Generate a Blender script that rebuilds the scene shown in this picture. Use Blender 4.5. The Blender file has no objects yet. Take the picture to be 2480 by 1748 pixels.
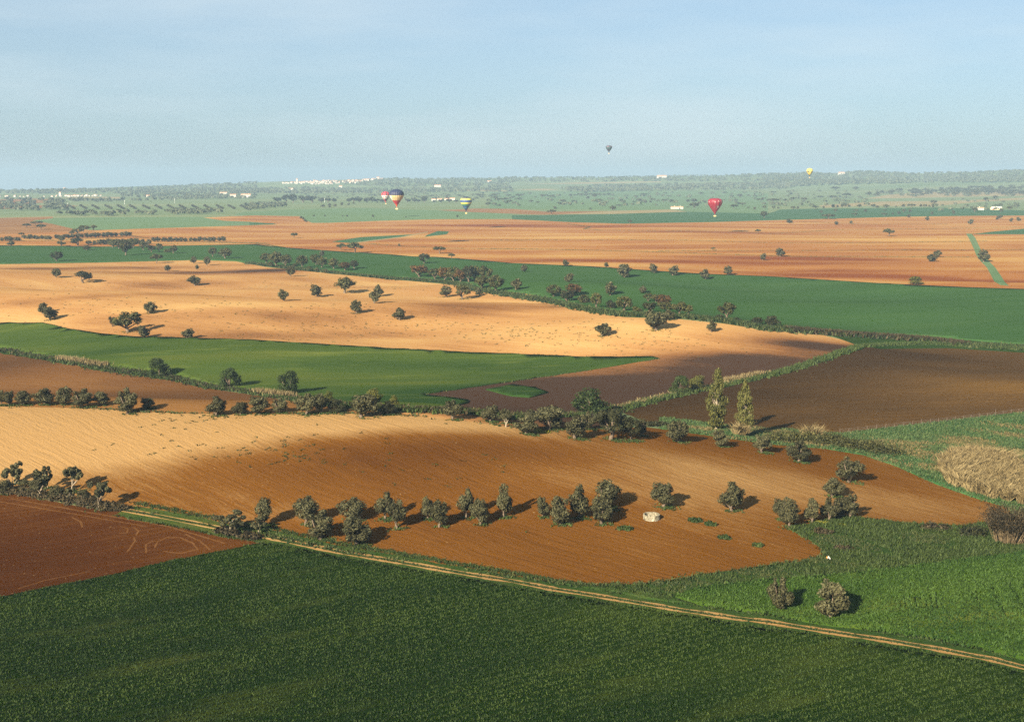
import bpy, math, random
import numpy as np
from mathutils import Vector
from mathutils.geometry import delaunay_2d_cdt

random.seed(7)
rng = np.random.default_rng(7)
sc = bpy.context.scene
COL = sc.collection

# ------------------------------------------------------------------ camera
EYE = 75.0                      # metres above the valley floor (seen from a balloon basket)
FOC = 2920.0                    # focal length in photo pixels (photo 2480 x 1748)
PITCH = math.atan((874 - 430) / FOC)
cam_d = bpy.data.cameras.new('camera')
cam_d.sensor_width = 36.0
cam_d.lens = 36.0 * FOC / 2480.0
cam_d.clip_start = 1.0
cam_d.clip_end = 60000.0
cam = bpy.data.objects.new('camera', cam_d)
COL.objects.link(cam)
cam.location = (0, 0, EYE)
cam.rotation_euler = (math.pi / 2 - PITCH, 0, 0)
sc.camera = cam

# ------------------------------------------------------------------ light
SUN_EL = math.radians(26)
SHADOW_AZ = math.radians(35)    # shadows run away from the camera and to the right
world = bpy.data.worlds.new('World')
sc.world = world
world.use_nodes = True
wn, wl = world.node_tree.nodes, world.node_tree.links
bg = wn['Background']
sky = wn.new('ShaderNodeTexSky')
sky.sky_type = 'NISHITA'
sky.sun_disc = False
sky.sun_elevation = SUN_EL
sky.sun_rotation = math.pi + SHADOW_AZ
sky.altitude = 200
sky.air_density = 1.0
sky.dust_density = 1.1
sky.ozone_density = 1.6
# a thin even veil of high cloud, the same all round
tc = wn.new('ShaderNodeTexCoord')
vm = wn.new('ShaderNodeMapping'); vm.inputs['Scale'].default_value = (1.2, 1.2, 7.0)
vm.inputs['Rotation'].default_value = (0.0, 0.16, 0.5)
vn = wn.new('ShaderNodeTexNoise'); vn.inputs['Scale'].default_value = 2.3
vn.inputs['Detail'].default_value = 5; vn.inputs['Roughness'].default_value = 0.55
vr = wn.new('ShaderNodeMapRange')
vr.inputs['From Min'].default_value = 0.46; vr.inputs['From Max'].default_value = 0.72
vr.inputs['To Min'].default_value = 0.0; vr.inputs['To Max'].default_value = 0.42
vx = wn.new('ShaderNodeMix'); vx.data_type = 'RGBA'
vx.inputs['B'].default_value = (3.8, 4.3, 4.5, 1)
ve = wn.new('ShaderNodeMix'); ve.data_type = 'RGBA'; ve.inputs['Factor'].default_value = 0.66      # even milky veil
ve.inputs['B'].default_value = (2.28, 2.88, 3.25, 1)
tn = wn.new('ShaderNodeMix'); tn.data_type = 'RGBA'; tn.blend_type = 'MULTIPLY'; tn.inputs['Factor'].default_value = 1.0
tn.inputs['B'].default_value = (0.585, 0.73, 0.885, 1)      # daylight film balance
wl.new(tc.outputs['Generated'], vm.inputs['Vector'])
wl.new(vm.outputs['Vector'], vn.inputs['Vector'])
wl.new(vn.outputs['Fac'], vr.inputs['Value'])
wl.new(vr.outputs['Result'], vx.inputs['Factor'])
wl.new(sky.outputs['Color'], tn.inputs['A']); wl.new(tn.outputs['Result'], ve.inputs['A']); wl.new(ve.outputs['Result'], vx.inputs['A'])
wl.new(vx.outputs['Result'], bg.inputs['Color'])
bg.inputs['Strength'].default_value = 0.0505

sun_d = bpy.data.lights.new('sun', 'SUN')
sun_d.energy = 5.0
sun_d.angle = math.radians(0.5)
sun_d.color = (1.0, 0.87, 0.66)
sun = bpy.data.objects.new('sun', sun_d)
COL.objects.link(sun)
sun.rotation_euler = Vector((math.sin(SHADOW_AZ) * math.cos(SUN_EL), math.cos(SHADOW_AZ) * math.cos(SUN_EL),
                             -math.sin(SUN_EL))).to_track_quat('-Z', 'Y').to_euler()
sun.location = (0, 0, 300)

vs = sc.view_settings
vs.view_transform = 'Standard'
vs.look = 'None'
vs.gamma = 1.0
vs.use_curve_mapping = False
vs.exposure = 2.0
sc.render.engine = 'CYCLES'
sc.cycles.max_bounces = 4
sc.cycles.diffuse_bounces = 1
sc.cycles.transmission_bounces = 2
sc.cycles.volume_bounces = 0
sc.cycles.use_denoising = False
sc.cycles.denoiser = 'OPENIMAGEDENOISE'
sc.cycles.denoising_input_passes = 'RGB_ALBEDO_NORMAL'
sc.cycles.denoising_prefilter = 'ACCURATE'
sc.cycles.caustics_reflective = False
sc.cycles.caustics_refractive = False

# ------------------------------------------------------------------ helpers
def tag(o, label=None, cat=None, group=None, kind=None):
    if label: o['label'] = label
    if cat: o['category'] = cat
    if group: o['group'] = group
    if kind: o['kind'] = kind
    return o

def make_mesh(name, verts, faces, mats, midx=None, fattr=None, pattr=None, smooth=False):
    """faces: list of (n_faces, k) integer arrays"""
    me = bpy.data.meshes.new(name)
    verts = np.asarray(verts, dtype=np.float32)
    if not isinstance(faces, (list, tuple)): faces = [faces]
    faces = [np.asarray(f, dtype=np.int32) for f in faces if len(f)]
    tot = np.concatenate([np.full(len(f), f.shape[1], np.int32) for f in faces])
    loops = np.concatenate([f.ravel() for f in faces])
    start = np.concatenate([[0], np.cumsum(tot)[:-1]]).astype(np.int32)
    me.vertices.add(len(verts)); me.vertices.foreach_set('co', verts.ravel())
    me.loops.add(len(loops)); me.loops.foreach_set('vertex_index', loops)
    me.polygons.add(len(tot)); me.polygons.foreach_set('loop_start', start)
    for m in mats: me.materials.append(m)
    if midx is not None: me.polygons.foreach_set('material_index', np.asarray(midx, np.int32))
    me.polygons.foreach_set('use_smooth', np.full(len(tot), smooth, bool))
    if fattr:
        for k, v in fattr.items():
            a = me.attributes.new(k, 'FLOAT', 'FACE'); a.data.foreach_set('value', np.asarray(v, np.float32))
    if pattr:
        for k, v in pattr.items():
            a = me.attributes.new(k, 'FLOAT', 'POINT'); a.data.foreach_set('value', np.asarray(v, np.float32))
    me.update(); me.validate()
    return me

def link(name, data, parent=None, loc=None):
    o = bpy.data.objects.new(name, data); COL.objects.link(o)
    if parent is not None: o.parent = parent
    if loc is not None: o.location = loc
    return o

def sstep(a, b, t):
    t = np.clip((t - a) / (b - a), 0, 1); return t * t * (3 - 2 * t)

# ------------------------------------------------------------------ relief of the land
PRX = np.array([-900, -300, 0, 300, 560, 620, 830, 940, 1014, 1240, 1500, 1730, 1860, 1960, 2020, 2078, 2200, 2295, 2480, 2780, 3400], float)
PRY = np.array([459, 459, 457, 450, 442, 439, 433, 429, 431, 428, 427, 423, 420, 417, 420, 413, 419, 417, 411, 410, 414], float)
RU = (PRX - 1240) / FOC * math.cos(PITCH)
RZ = 75 + (430 - PRY) / FOC * 8000 * 0.98 - 6

WAVES = [(rng.uniform(0, 6.28), rng.uniform(0, 6.28), l, a) for l, a in
         ((170, .9), (130, .7), (95, .45), (240, 1.1), (70, .25), (310, 1.0))]
FWAVES = [(rng.uniform(0, 6.28), rng.uniform(0, 6.28), l, a) for l, a in ((520, .9), (800, 1.2), (380, .6))]
HWAVES = [(rng.uniform(0, 6.28), rng.uniform(0, 6.28), l, a) for l, a in ((1500, 7), (900, 5), (600, 3.5), (420, 2))]

def waves(W, x, y):
    s = 0
    for d, p, l, a in W:
        s = s + a * np.sin((x * math.cos(d) + y * math.sin(d)) * 6.2832 / l + p)
    return s

def ground(x, y):
    x = np.asarray(x, float); y = np.asarray(y, float)
    r = np.hypot(x, y)
    # near hill: ridge about 310 m away, dying out to the right
    yc = 312 - 0.10 * x
    t = y - yc
    sg = np.where(t < 0, 62.0, 52.0)
    fx = 1 - sstep(-40, 125, x + 0.12 * t)
    z = 14.0 * np.exp(-(t / sg) ** 2) * (0.12 + 0.88 * fx)
    # far flank of the hill runs down to the ditch; the ditch valley
    # tan hill about 620 m away with two rolling crests
    gx = (1 - sstep(40, 210, x))
    yc2 = 605 - 0.28 * x
    t2 = y - yc2
    z += 9.5 * np.exp(-(t2 / np.where(t2 < 0, 85.0, 62.0)) ** 2) * (0.15 + 0.85 * gx)
    yc3 = 790 - 0.25 * x
    t3 = y - yc3
    z += 7.5 * np.exp(-(t3 / 66.0) ** 2) * (1 - sstep(0, 170, x)) * (0.55 + 0.45 * np.sin(x / 70.0 + 1.0))
    # left shoulder of the tan hill
    z += 4.0 * np.exp(-((x + 260) / 90) ** 2 - ((y - 690) / 70) ** 2)
    mid = sstep(330, 430, r) * (1 - sstep(900, 1150, r))
    z = z + waves(WAVES, x, y) * 1.05 * mid
    # right foreground: slight swell under the far wheat
    z = z + 2.2 * np.exp(-((x - 75) / 45) ** 2 - ((y - 205) / 35) ** 2)
    z = z + 1.2 * np.sin(x / 38.0 + 0.6) * np.exp(-((y - 190) / 60) ** 2) * 0.8
    far = sstep(1000, 1700, r)
    z = z + waves(FWAVES, x, y) * far * 0.8
    # long rise to the hills on the horizon
    u = np.where(y > 1, x / np.maximum(y, 1), np.sign(x) * 9)
    zr = np.interp(u, RU, RZ)
    k = np.clip((r - 4300) / (8000 - 4300), 0, 1) ** 1.55
    z = z + zr * k + waves(HWAVES, x, y) * sstep(4600, 7000, r) * (1 - sstep(7300, 8000, r))
    z = z - np.maximum(r - 8000, 0) * 0.022
    return z

CP, SP = math.cos(PITCH), math.sin(PITCH)
STEPS = np.concatenate([[60.0], 60 * 1.012 ** np.arange(1, 412)])

def at(px, py):
    """where the sight line measured in the photo meets the ground -> (n,3)"""
    px = np.atleast_1d(np.asarray(px, float)); py = np.atleast_1d(np.asarray(py, float))
    cx = (px - 1240) / FOC; cy = (874 - py) / FOC
    dx = cx; dy = CP + cy * SP; dz = -SP + cy * CP
    n = np.hypot(dx, dy); dx, dy, dz = dx / n, dy / n, dz / n
    X = dx[:, None] * STEPS; Y = dy[:, None] * STEPS; Z = EYE + dz[:, None] * STEPS
    below = Z < ground(X, Y)
    hit = below.any(1)
    i = np.where(hit, below.argmax(1), len(STEPS) - 1)
    i = np.where(hit, i, np.argmax(np.where(STEPS < 7900, 1, 0) * STEPS))
    lo = STEPS[np.maximum(i - 1, 0)]; hi = STEPS[i]
    for _ in range(22):
        m = (lo + hi) / 2
        b = EYE + dz * m < ground(dx * m, dy * m)
        hi = np.where(b, m, hi); lo = np.where(b, lo, m)
    x, y = dx * hi, dy * hi
    return np.stack([x, y, ground(x, y)], 1)

def depth(p):                   # distance along the viewing axis
    return p[..., 1] * CP + (EYE - p[..., 2]) * SP

K = 620 / 2280.0                # close-up pixels -> photo pixels
OFF = {'A': (0, 380), 'B': (620, 380), 'C': (1240, 380), 'D': (1860, 380), 'E': (0, 800), 'F': (620, 800), 'G': (1240, 800),
       'H': (1860, 800), 'I': (0, 1100), 'J': (620, 1150), 'K': (1240, 1150), 'L': (1860, 1200), 'P': None}

def cp(c, pts):
    if c == 'P': return [tuple(p[:2]) for p in pts]
    ox, oy = OFF[c]
    return [(ox + p[0] * K, oy + p[1] * K) for p in pts]

# ------------------------------------------------------------------ materials
ALB = 0.60      # soil, leaf and fabric colours scaled down to offset the raised exposure
def new_mat(name):
    m = bpy.data.materials.new(name); m.use_nodes = True
    nt = m.node_tree
    b = nt.nodes['Principled BSDF']
    b.inputs['Roughness'].default_value = 0.9
    b.inputs['Specular IOR Level'].default_value = 0.15
    return m, nt, b

def nd(nt, t, **kw):
    n = nt.nodes.new(t)
    for k, v in kw.items():
        if k in n.inputs: n.inputs[k].default_value = v
        else: setattr(n, k, v)
    return n

def math_n(nt, op, a, b=None):
    n = nt.nodes.new('ShaderNodeMath'); n.operation = op
    for i, v in enumerate((a, b)):
        if v is None: continue
        if isinstance(v, (int, float)): n.inputs[i].default_value = v
        else: nt.links.new(v, n.inputs[i])
    return n.outputs[0]

def ramp(nt, fac, stops):
    r = nt.nodes.new('ShaderNodeValToRGB')
    e = r.color_ramp.elements
    while len(e) < len(stops): e.new(0.5)
    for i, (p, c) in enumerate(stops):
        e[i].position = p; e[i].color = (*c, 1)
    nt.links.new(fac, r.inputs['Fac'])
    return r.outputs['Color']

def field_noise(nt, ang, along, across, detail=3, rough=0.6, warp=0.0):
    """noise stretched along the working direction of a field"""
    g = nt.nodes.new('ShaderNodeNewGeometry')
    mp = nt.nodes.new('ShaderNodeMapping'); mp.vector_type = 'TEXTURE'
    mp.inputs['Rotation'].default_value = (0, 0, ang)
    mp.inputs['Scale'].default_value = (along, across, across)
    src = g.outputs['Position']
    if warp:
        wn_ = nt.nodes.new('ShaderNodeTexNoise'); wn_.inputs['Scale'].default_value = 0.028; wn_.inputs['Detail'].default_value = 3
        nt.links.new(src, wn_.inputs['Vector'])
        sb = nt.nodes.new('ShaderNodeVectorMath'); sb.operation = 'SUBTRACT'; sb.inputs[1].default_value = (0.5, 0.5, 0.5)
        ml = nt.nodes.new('ShaderNodeVectorMath'); ml.operation = 'SCALE'; ml.inputs['Scale'].default_value = warp
        ad = nt.nodes.new('ShaderNodeVectorMath'); ad.operation = 'ADD'
        nt.links.new(wn_.outputs['Color'], sb.inputs[0]); nt.links.new(sb.outputs[0], ml.inputs[0])
        nt.links.new(src, ad.inputs[0]); nt.links.new(ml.outputs[0], ad.inputs[1]); src = ad.outputs[0]
    nt.links.new(src, mp.inputs['Vector'])
    n = nt.nodes.new('ShaderNodeTexNoise')
    n.inputs['Scale'].default_value = 1.0; n.inputs['Detail'].default_value = detail
    n.inputs['Roughness'].default_value = rough
    nt.links.new(mp.outputs['Vector'], n.inputs['Vector'])
    return n.outputs['Fac']

def soil_mat(name, dark, mid, pale, ang, base=0.4, furrow=1.3, along=40, big=0.5, row=0.35, fine=0.25,
             bump=0.6, patch=(60, 25), stones=0.0, clod=0.5, k=(1, 1, 1), deep=None):
    dark, mid, pale = [tuple(c * q * ALB for c, q in zip(t, k)) for t in (dark, mid, pale)]
    m, nt, b = new_mat(name)
    tone = nt.nodes.new('ShaderNodeAttribute'); tone.attribute_name = 'tone'
    nb = field_noise(nt, ang, patch[0], patch[1], 4, 0.55)
    nr = field_noise(nt, ang, along, furrow, 3, 0.6, warp=9.0)
    nf = field_noise(nt, ang, clod * 1.6, clod, 5, 0.65)
    s = math_n(nt, 'ADD', tone.outputs['Fac'], base)
    for o, a in ((nb, big), (nr, row), (nf, fine)):
        s = math_n(nt, 'ADD', s, math_n(nt, 'MULTIPLY', math_n(nt, 'SUBTRACT', o, 0.5), a))
    col = ramp(nt, s, [(0.0, dark), (0.5, mid), (1.0, pale)] if deep is None else [(0.0, tuple(c * ALB for c in deep)), (0.26, dark), (0.56, mid), (1.0, pale)])
    if stones:
        ns = field_noise(nt, ang, 0.8, 0.5, 2, 0.5)
        mk = nt.nodes.new('ShaderNodeMapRange')
        mk.inputs['From Min'].default_value = 0.70; mk.inputs['From Max'].default_value = 0.78
        mk.inputs['To Max'].default_value = stones
        nt.links.new(ns, mk.inputs['Value'])
        mx = nt.nodes.new('ShaderNodeMix'); mx.data_type = 'RGBA'; mx.inputs['B'].default_value = (0.30, 0.21, 0.10, 1)
        nt.links.new(mk.outputs['Result'], mx.inputs['Factor']); nt.links.new(col, mx.inputs['A'])
        col = mx.outputs['Result']
    nt.links.new(col, b.inputs['Base Color'])
    hgt = math_n(nt, 'ADD', math_n(nt, 'MULTIPLY', nr, 1.0), math_n(nt, 'MULTIPLY', nf, 0.7))
    bp = nt.nodes.new('ShaderNodeBump'); bp.inputs['Strength'].default_value = bump; bp.inputs['Distance'].default_value = 0.35
    nt.links.new(hgt, bp.inputs['Height']); nt.links.new(bp.outputs['Normal'], b.inputs['Normal'])
    b.inputs['Roughness'].default_value = 1.0
    b.inputs['Specular IOR Level'].default_value = 0.0
    return m

def crop_mat(name, dark, mid, light, ang, base=0.5, along=30, furrow=1.6, big=0.6, row=0.3, fine=0.35, bump=0.8,
             patch=(70, 28), yellow=0.0, clod=0.45, k=(1, 1, 1)):
    dark, mid, light = [tuple(c * q * ALB for c, q in zip(t, k)) for t in (dark, mid, light)]
    m, nt, b = new_mat(name)
    tone = nt.nodes.new('ShaderNodeAttribute'); tone.attribute_name = 'tone'
    nb = field_noise(nt, ang, patch[0], patch[1], 4, 0.6)
    nr = field_noise(nt, ang, along, furrow, 3, 0.6, warp=9.0)
    nf = field_noise(nt, ang, clod * 1.4, clod, 4, 0.7)
    s = math_n(nt, 'ADD', tone.outputs['Fac'], base)
    for o, a in ((nb, big), (nr, row), (nf, fine)):
        s = math_n(nt, 'ADD', s, math_n(nt, 'MULTIPLY', math_n(nt, 'SUBTRACT', o, 0.5), a))
    col = ramp(nt, s, [(0.0, dark), (0.5, mid), (1.0, light)])
    if yellow:
        ny = field_noise(nt, ang, 45, 12, 4, 0.6)
        mk = nt.nodes.new('ShaderNodeMapRange')
        mk.inputs['From Min'].default_value = 0.55; mk.inputs['From Max'].default_value = 0.75
        mk.inputs['To Max'].default_value = yellow
        nt.links.new(ny, mk.inputs['Value'])
        mx = nt.nodes.new('ShaderNodeMix'); mx.data_type = 'RGBA'; mx.inputs['B'].default_value = (0.16, 0.17, 0.03, 1)
        nt.links.new(mk.outputs['Result'], mx.inputs['Factor']); nt.links.new(col, mx.inputs['A'])
        col = mx.outputs['Result']
    nt.links.new(col, b.inputs['Base Color'])
    hgt = math_n(nt, 'ADD', math_n(nt, 'MULTIPLY', nr, 0.6), nf)
    bp = nt.nodes.new('ShaderNodeBump'); bp.inputs['Strength'].default_value = bump; bp.inputs['Distance'].default_value = 0.4
    nt.links.new(hgt, bp.inputs['Height']); nt.links.new(bp.outputs['Normal'], b.inputs['Normal'])
    b.inputs['Roughness'].default_value = 1.0
    b.inputs['Specular IOR Level'].default_value = 0.0
    return m

def leaf_mat(name, dark, light, trans=0.2):
    dark, light = [tuple(c * ALB for c in t) for t in (dark, light)]
    m, nt, b = new_mat(name)
    a = nt.nodes.new('ShaderNodeAttribute'); a.attribute_name = 'tint'
    oi = nt.nodes.new('ShaderNodeObjectInfo')
    f = math_n(nt, 'ADD', a.outputs['Fac'], math_n(nt, 'MULTIPLY', math_n(nt, 'SUBTRACT', oi.outputs['Random'], 0.5), 0.35))
    col = ramp(nt, f, [(0.0, dark), (1.0, light)])
    nt.links.new(col, b.inputs['Base Color'])
    b.inputs['Roughness'].default_value = 0.65
    b.inputs['Specular IOR Level'].default_value = 0.12
    tr = nt.nodes.new('ShaderNodeBsdfTranslucent'); nt.links.new(col, tr.inputs['Color'])
    mx = nt.nodes.new('ShaderNodeMixShader'); mx.inputs['Fac'].default_value = trans
    out = nt.nodes['Material Output']
    nt.links.new(b.outputs[0], mx.inputs[1]); nt.links.new(tr.outputs[0], mx.inputs[2])
    nt.links.new(mx.outputs[0], out.inputs['Surface'])
    return m

def plain_mat(name, c1, c2, scale=2.0, rough=0.85, bump=0.0):
    m, nt, b = new_mat(name)
    t = nt.nodes.new('ShaderNodeTexCoord')
    n = nt.nodes.new('ShaderNodeTexNoise'); n.inputs['Scale'].default_value = scale; n.inputs['Detail'].default_value = 4
    nt.links.new(t.outputs['Object'], n.inputs['Vector'])
    nt.links.new(ramp(nt, n.outputs['Fac'], [(0.3, c1), (0.7, c2)]), b.inputs['Base Color'])
    b.inputs['Roughness'].default_value = rough
    if bump:
        bp = nt.nodes.new('ShaderNodeBump'); bp.inputs['Strength'].default_value = bump; bp.inputs['Distance'].default_value = 0.05
        nt.links.new(n.outputs['Fac'], bp.inputs['Height']); nt.links.new(bp.outputs['Normal'], b.inputs['Normal'])
    return m

# ------------------------------------------------------------------ fields
M = {}
M['grassland'] = crop_mat('far_grass', (0.10, 0.155, 0.065), (0.165, 0.215, 0.105), (0.25, 0.25, 0.125), 0.1, base=0.5, big=1.3, row=0.5, fine=0.1,
                          along=260, furrow=60, patch=(900, 260), bump=0.1)
M['far_wheat'] = crop_mat('far_wheat', (0.035, 0.085, 0.035), (0.05, 0.115, 0.05), (0.08, 0.14, 0.06), 0.15, big=0.7, row=0.5, fine=0.1,
                          along=150, furrow=14, patch=(300, 80), bump=0.1)
M['pale_wheat'] = crop_mat('pale_wheat', (0.085, 0.155, 0.07), (0.125, 0.20, 0.095), (0.17, 0.23, 0.11), 0.15, big=0.7, row=0.6, fine=0.1,
                           along=200, furrow=12, patch=(300, 70), bump=0.1)
M['beige'] = soil_mat('dry_pasture', (0.20, 0.17, 0.08), (0.30, 0.24, 0.12), (0.36, 0.29, 0.15), 0.1, base=0.5, patch=(300, 70), along=150, furrow=15, bump=0.1, fine=0.1)
M['far_soil'] = soil_mat('red_soil', (0.165, 0.048, 0.014), (0.285, 0.125, 0.042), (0.40, 0.245, 0.095), 0.03, base=0.60, big=1.7, row=0.32, fine=0.12,
                         patch=(230, 75), along=420, furrow=16, bump=0.15, clod=1.5, k=(1.22, 1.2, 1.0))
M['left_far_soil'] = soil_mat('dull_soil', (0.14, 0.065, 0.035), (0.26, 0.135, 0.06), (0.40, 0.25, 0.11), 0.10, base=0.42, big=1.3, row=0.9, fine=0.15,
                              patch=(200, 30), along=220, furrow=8, bump=0.15, clod=1.5, k=(1.05, 1.0, 0.8))
M['band'] = crop_mat('band_wheat', (0.022, 0.075, 0.018), (0.036, 0.105, 0.026), (0.06, 0.14, 0.034), 0.2, base=0.5, big=0.7, row=0.5, fine=0.35,
                     along=90, furrow=4, patch=(140, 40), bump=0.5, clod=0.9, k=(1.12, 0.9, 1.05))
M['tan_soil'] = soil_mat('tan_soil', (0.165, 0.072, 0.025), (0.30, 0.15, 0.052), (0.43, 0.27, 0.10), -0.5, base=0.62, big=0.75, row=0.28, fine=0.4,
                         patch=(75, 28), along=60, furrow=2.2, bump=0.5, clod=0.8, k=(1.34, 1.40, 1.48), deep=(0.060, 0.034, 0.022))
M['plough'] = soil_mat('dark_plough', (0.055, 0.032, 0.022), (0.11, 0.062, 0.035), (0.23, 0.125, 0.05), 0.25, base=0.38, big=0.6, row=0.4, fine=0.7,
                       patch=(60, 25), along=25, furrow=1.6, bump=0.9, clod=0.7, stones=0.6, k=(0.86, 0.84, 0.52))
M['slope'] = soil_mat('slope_soil', (0.09, 0.05, 0.03), (0.20, 0.10, 0.042), (0.34, 0.18, 0.07), -0.25, base=0.42, big=0.6, row=0.3, fine=0.4,
                      patch=(60, 22), along=30, furrow=1.8, bump=0.6, clod=0.6, stones=0.2, k=(0.70, 0.64, 0.52))
M['near_soil'] = soil_mat('near_soil', (0.078, 0.028, 0.0045), (0.158, 0.065, 0.0112), (0.37, 0.222, 0.088), -0.76, base=0.38, big=0.55, row=0.36, fine=0.40,
                          patch=(50, 18), along=30, furrow=1.0, bump=0.7, clod=0.40, stones=0.5)
M['left_soil'] = soil_mat('left_soil', (0.07, 0.026, 0.010), (0.12, 0.048, 0.016), (0.23, 0.11, 0.035), 0.42, base=0.36, big=0.5, row=0.5, fine=0.28,
                          patch=(40, 14), along=40, furrow=1.0, bump=0.9, clod=0.4, stones=0.5, k=(0.55, 0.46, 0.31))
M['lens'] = crop_mat('lens_wheat', (0.022, 0.062, 0.018), (0.052, 0.105, 0.026), (0.10, 0.14, 0.032), 0.12, base=0.5, big=0.75, row=0.4, fine=0.5,
                     along=50, furrow=2.5, patch=(60, 22), bump=0.8, clod=0.7, yellow=0.3, k=(1.15, 0.92, 0.68))
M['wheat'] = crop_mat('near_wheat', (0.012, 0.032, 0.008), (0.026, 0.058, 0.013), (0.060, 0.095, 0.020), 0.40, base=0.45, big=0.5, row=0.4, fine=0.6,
                      along=18, furrow=1.4, patch=(35, 12), bump=1.0, clod=0.45, yellow=0.2, k=(0.36, 0.42, 0.26))  # ground below the blades: dark soil and stems, with canopy shade in the colour
M['wheat_right'] = crop_mat('right_wheat', (0.022, 0.055, 0.012), (0.045, 0.090, 0.020), (0.085, 0.13, 0.028), 0.2, base=0.5, big=0.7, row=0.4, fine=0.5,
                            along=18, furrow=1.5, patch=(40, 12), bump=1.0, clod=0.5, yellow=0.35, k=(1.0, 0.98, 0.62))
M['meadow'] = crop_mat('meadow', (0.028, 0.065, 0.025), (0.065, 0.125, 0.05), (0.20, 0.16, 0.07), 0.1, base=0.40, big=1.1, row=0.4, fine=0.7,
                       along=8, furrow=2.5, patch=(22, 9), bump=1.0, clod=0.8, k=(0.65, 0.95, 0.8))
M['verge'] = crop_mat('verge', (0.025, 0.05, 0.016), (0.05, 0.085, 0.024), (0.13, 0.12, 0.035), 0.3, base=0.45, big=0.9, row=0.4, fine=0.7,
                      along=6, furrow=2.0, patch=(14, 6), bump=1.0, clod=0.5, k=(0.7, 0.8, 0.65))
M['wheel_mark'] = soil_mat('wheel_mark_soil', (0.07, 0.028, 0.010), (0.115, 0.050, 0.016), (0.16, 0.075, 0.025), 0.4, base=0.45, big=0.8, row=0.3, fine=0.6, patch=(3, 2), along=2, furrow=0.4, bump=0.6, clod=0.3)
M['track'] = soil_mat('track_dirt', (0.16, 0.095, 0.04), (0.33, 0.20, 0.085), (0.45, 0.29, 0.13), -0.35, base=0.55, big=0.5, row=0.4, fine=0.5,
                      patch=(8, 3), along=8, furrow=0.5, bump=0.5, clod=0.3, k=(0.9, 0.86, 0.75))

FIELDS = []      # painted from far to near; the last one covering a spot wins

def dens(pts, step=30, closed=True):
    out = []
    n = len(pts)
    for i in range(n if closed else n - 1):
        a, b = pts[i], pts[(i + 1) % n]
        k = max(1, int(math.hypot(b[0] - a[0], b[1] - a[1]) / step))
        for j in range(k):
            out.append((a[0] + (b[0] - a[0]) * j / k, a[1] + (b[1] - a[1]) * j / k))
    if not closed: out.append(pts[-1])
    return out

def refine(w):
    out = []
    for i in range(len(w)):
        p, q = w[i], w[(i + 1) % len(w)]
        k = max(1, int(np.hypot(*(q - p)) / (0.014 * max(60.0, np.hypot(*(p + q)) / 2))))
        for j in range(k): out.append(p + (q - p) * j / k)
    return np.array(out)

def field(name, mat, pts, label, crop=0.0, step=30, wob=0.0):
    p = dens(pts, step)
    w = at([q[0] for q in p], [q[1] for q in p])[:, :2]
    w = refine(w)
    if wob: w = w + rng.normal(0, wob, w.shape)
    FIELDS.append(dict(name=name, mat=M[mat], poly=w, crop=crop, label=label))
    return w

def strip(name, mat, pts, width, label, crop=0.0, step=14, wob=0.25, parent=None):
    p = dens(pts, step, False)
    w = at([q[0] for q in p], [q[1] for q in p])[:, :2]
    keep = [0]
    for i in range(1, len(w)):
        if np.hypot(*(w[i] - w[keep[-1]])) > width * 0.9: keep.append(i)
    w = w[keep]
    t = np.gradient(w, axis=0); t /= np.linalg.norm(t, axis=1)[:, None] + 1e-9
    nrm = np.stack([-t[:, 1], t[:, 0]], 1)
    r1 = width / 2 * (1 + rng.normal(0, wob, len(w)).clip(-.6, .6))[:, None]
    r2 = width / 2 * (1 + rng.normal(0, wob, len(w)).clip(-.6, .6))[:, None]
    poly = np.concatenate([w + nrm * r1, (w - nrm * r2)[::-1]])
    FIELDS.append(dict(name=name, mat=M[mat], poly=poly, crop=crop, label=label))
    return w

def multi(*segs):
    out = []
    for c, pts in segs: out += cp(c, pts)
    return out

# far plain
field('pasture', 'beige', multi(('D', [(850, 372), (1100, 335), (1400, 312), (1800, 318), (2280, 300), (2600, 300), (2600, 345), (2000, 350), (1300, 366)])), 'pale dry pasture under the scattered wood on the far right')
field('pasture', 'beige', multi(('D', [(450, 432), (1000, 398), (1650, 392), (2280, 362), (2600, 358), (2600, 366), (1900, 400), (1450, 442), (900, 436), (500, 452)])), 'pale grass strip below the scattered wood on the far right')
field('pasture', 'beige', multi(('A', [(480, 365), (700, 354), (1080, 358), (1060, 373), (800, 366)])), 'thin beige field behind the white hamlet on the left')
field('pasture', 'beige', multi(('B', [(1740, 302), (1900, 292), (2100, 294), (2280, 300), (2280, 306)])), 'thin beige field far behind the striped balloon')
field('pasture', 'beige', multi(('C', [(60, 243), (700, 226), (1330, 219), (1330, 226), (700, 240)])), 'thin pinkish field below the middle hills')
field('pasture', 'beige', multi(('C', [(20, 292), (280, 284), (420, 292), (280, 300)])), 'thin pinkish field below the middle wood')
field('wheat_field', 'pale_wheat', multi(('C', [(-200, 312), (2000, 300), (2280, 330), (2280, 505), (1560, 488), (800, 470), (-200, 470)])), 'pale green plain beyond the tan sliver in the middle')
field('wheat_field', 'pale_wheat', multi(('B', [(300, 470), (900, 455), (1640, 478), (2280, 508), (2280, 548), (1100, 570), (640, 588), (500, 588), (390, 530), (0, 525), (-200, 520), (-100, 490)])), 'pale green field under the large balloon')
field('wheat_field', 'far_wheat', multi(('C', [(0, 518), (250, 519), (1560, 489), (2280, 505)]), ('D', [(100, 470), (400, 462), (1500, 452), (2280, 478), (2600, 480), (2600, 522), (2280, 522), (1800, 525), (1200, 535), (400, 555), (0, 565)]), ('C', [(1800, 580), (1000, 595), (500, 580), (0, 556)])), 'deep green strip behind the orange fields')
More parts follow.
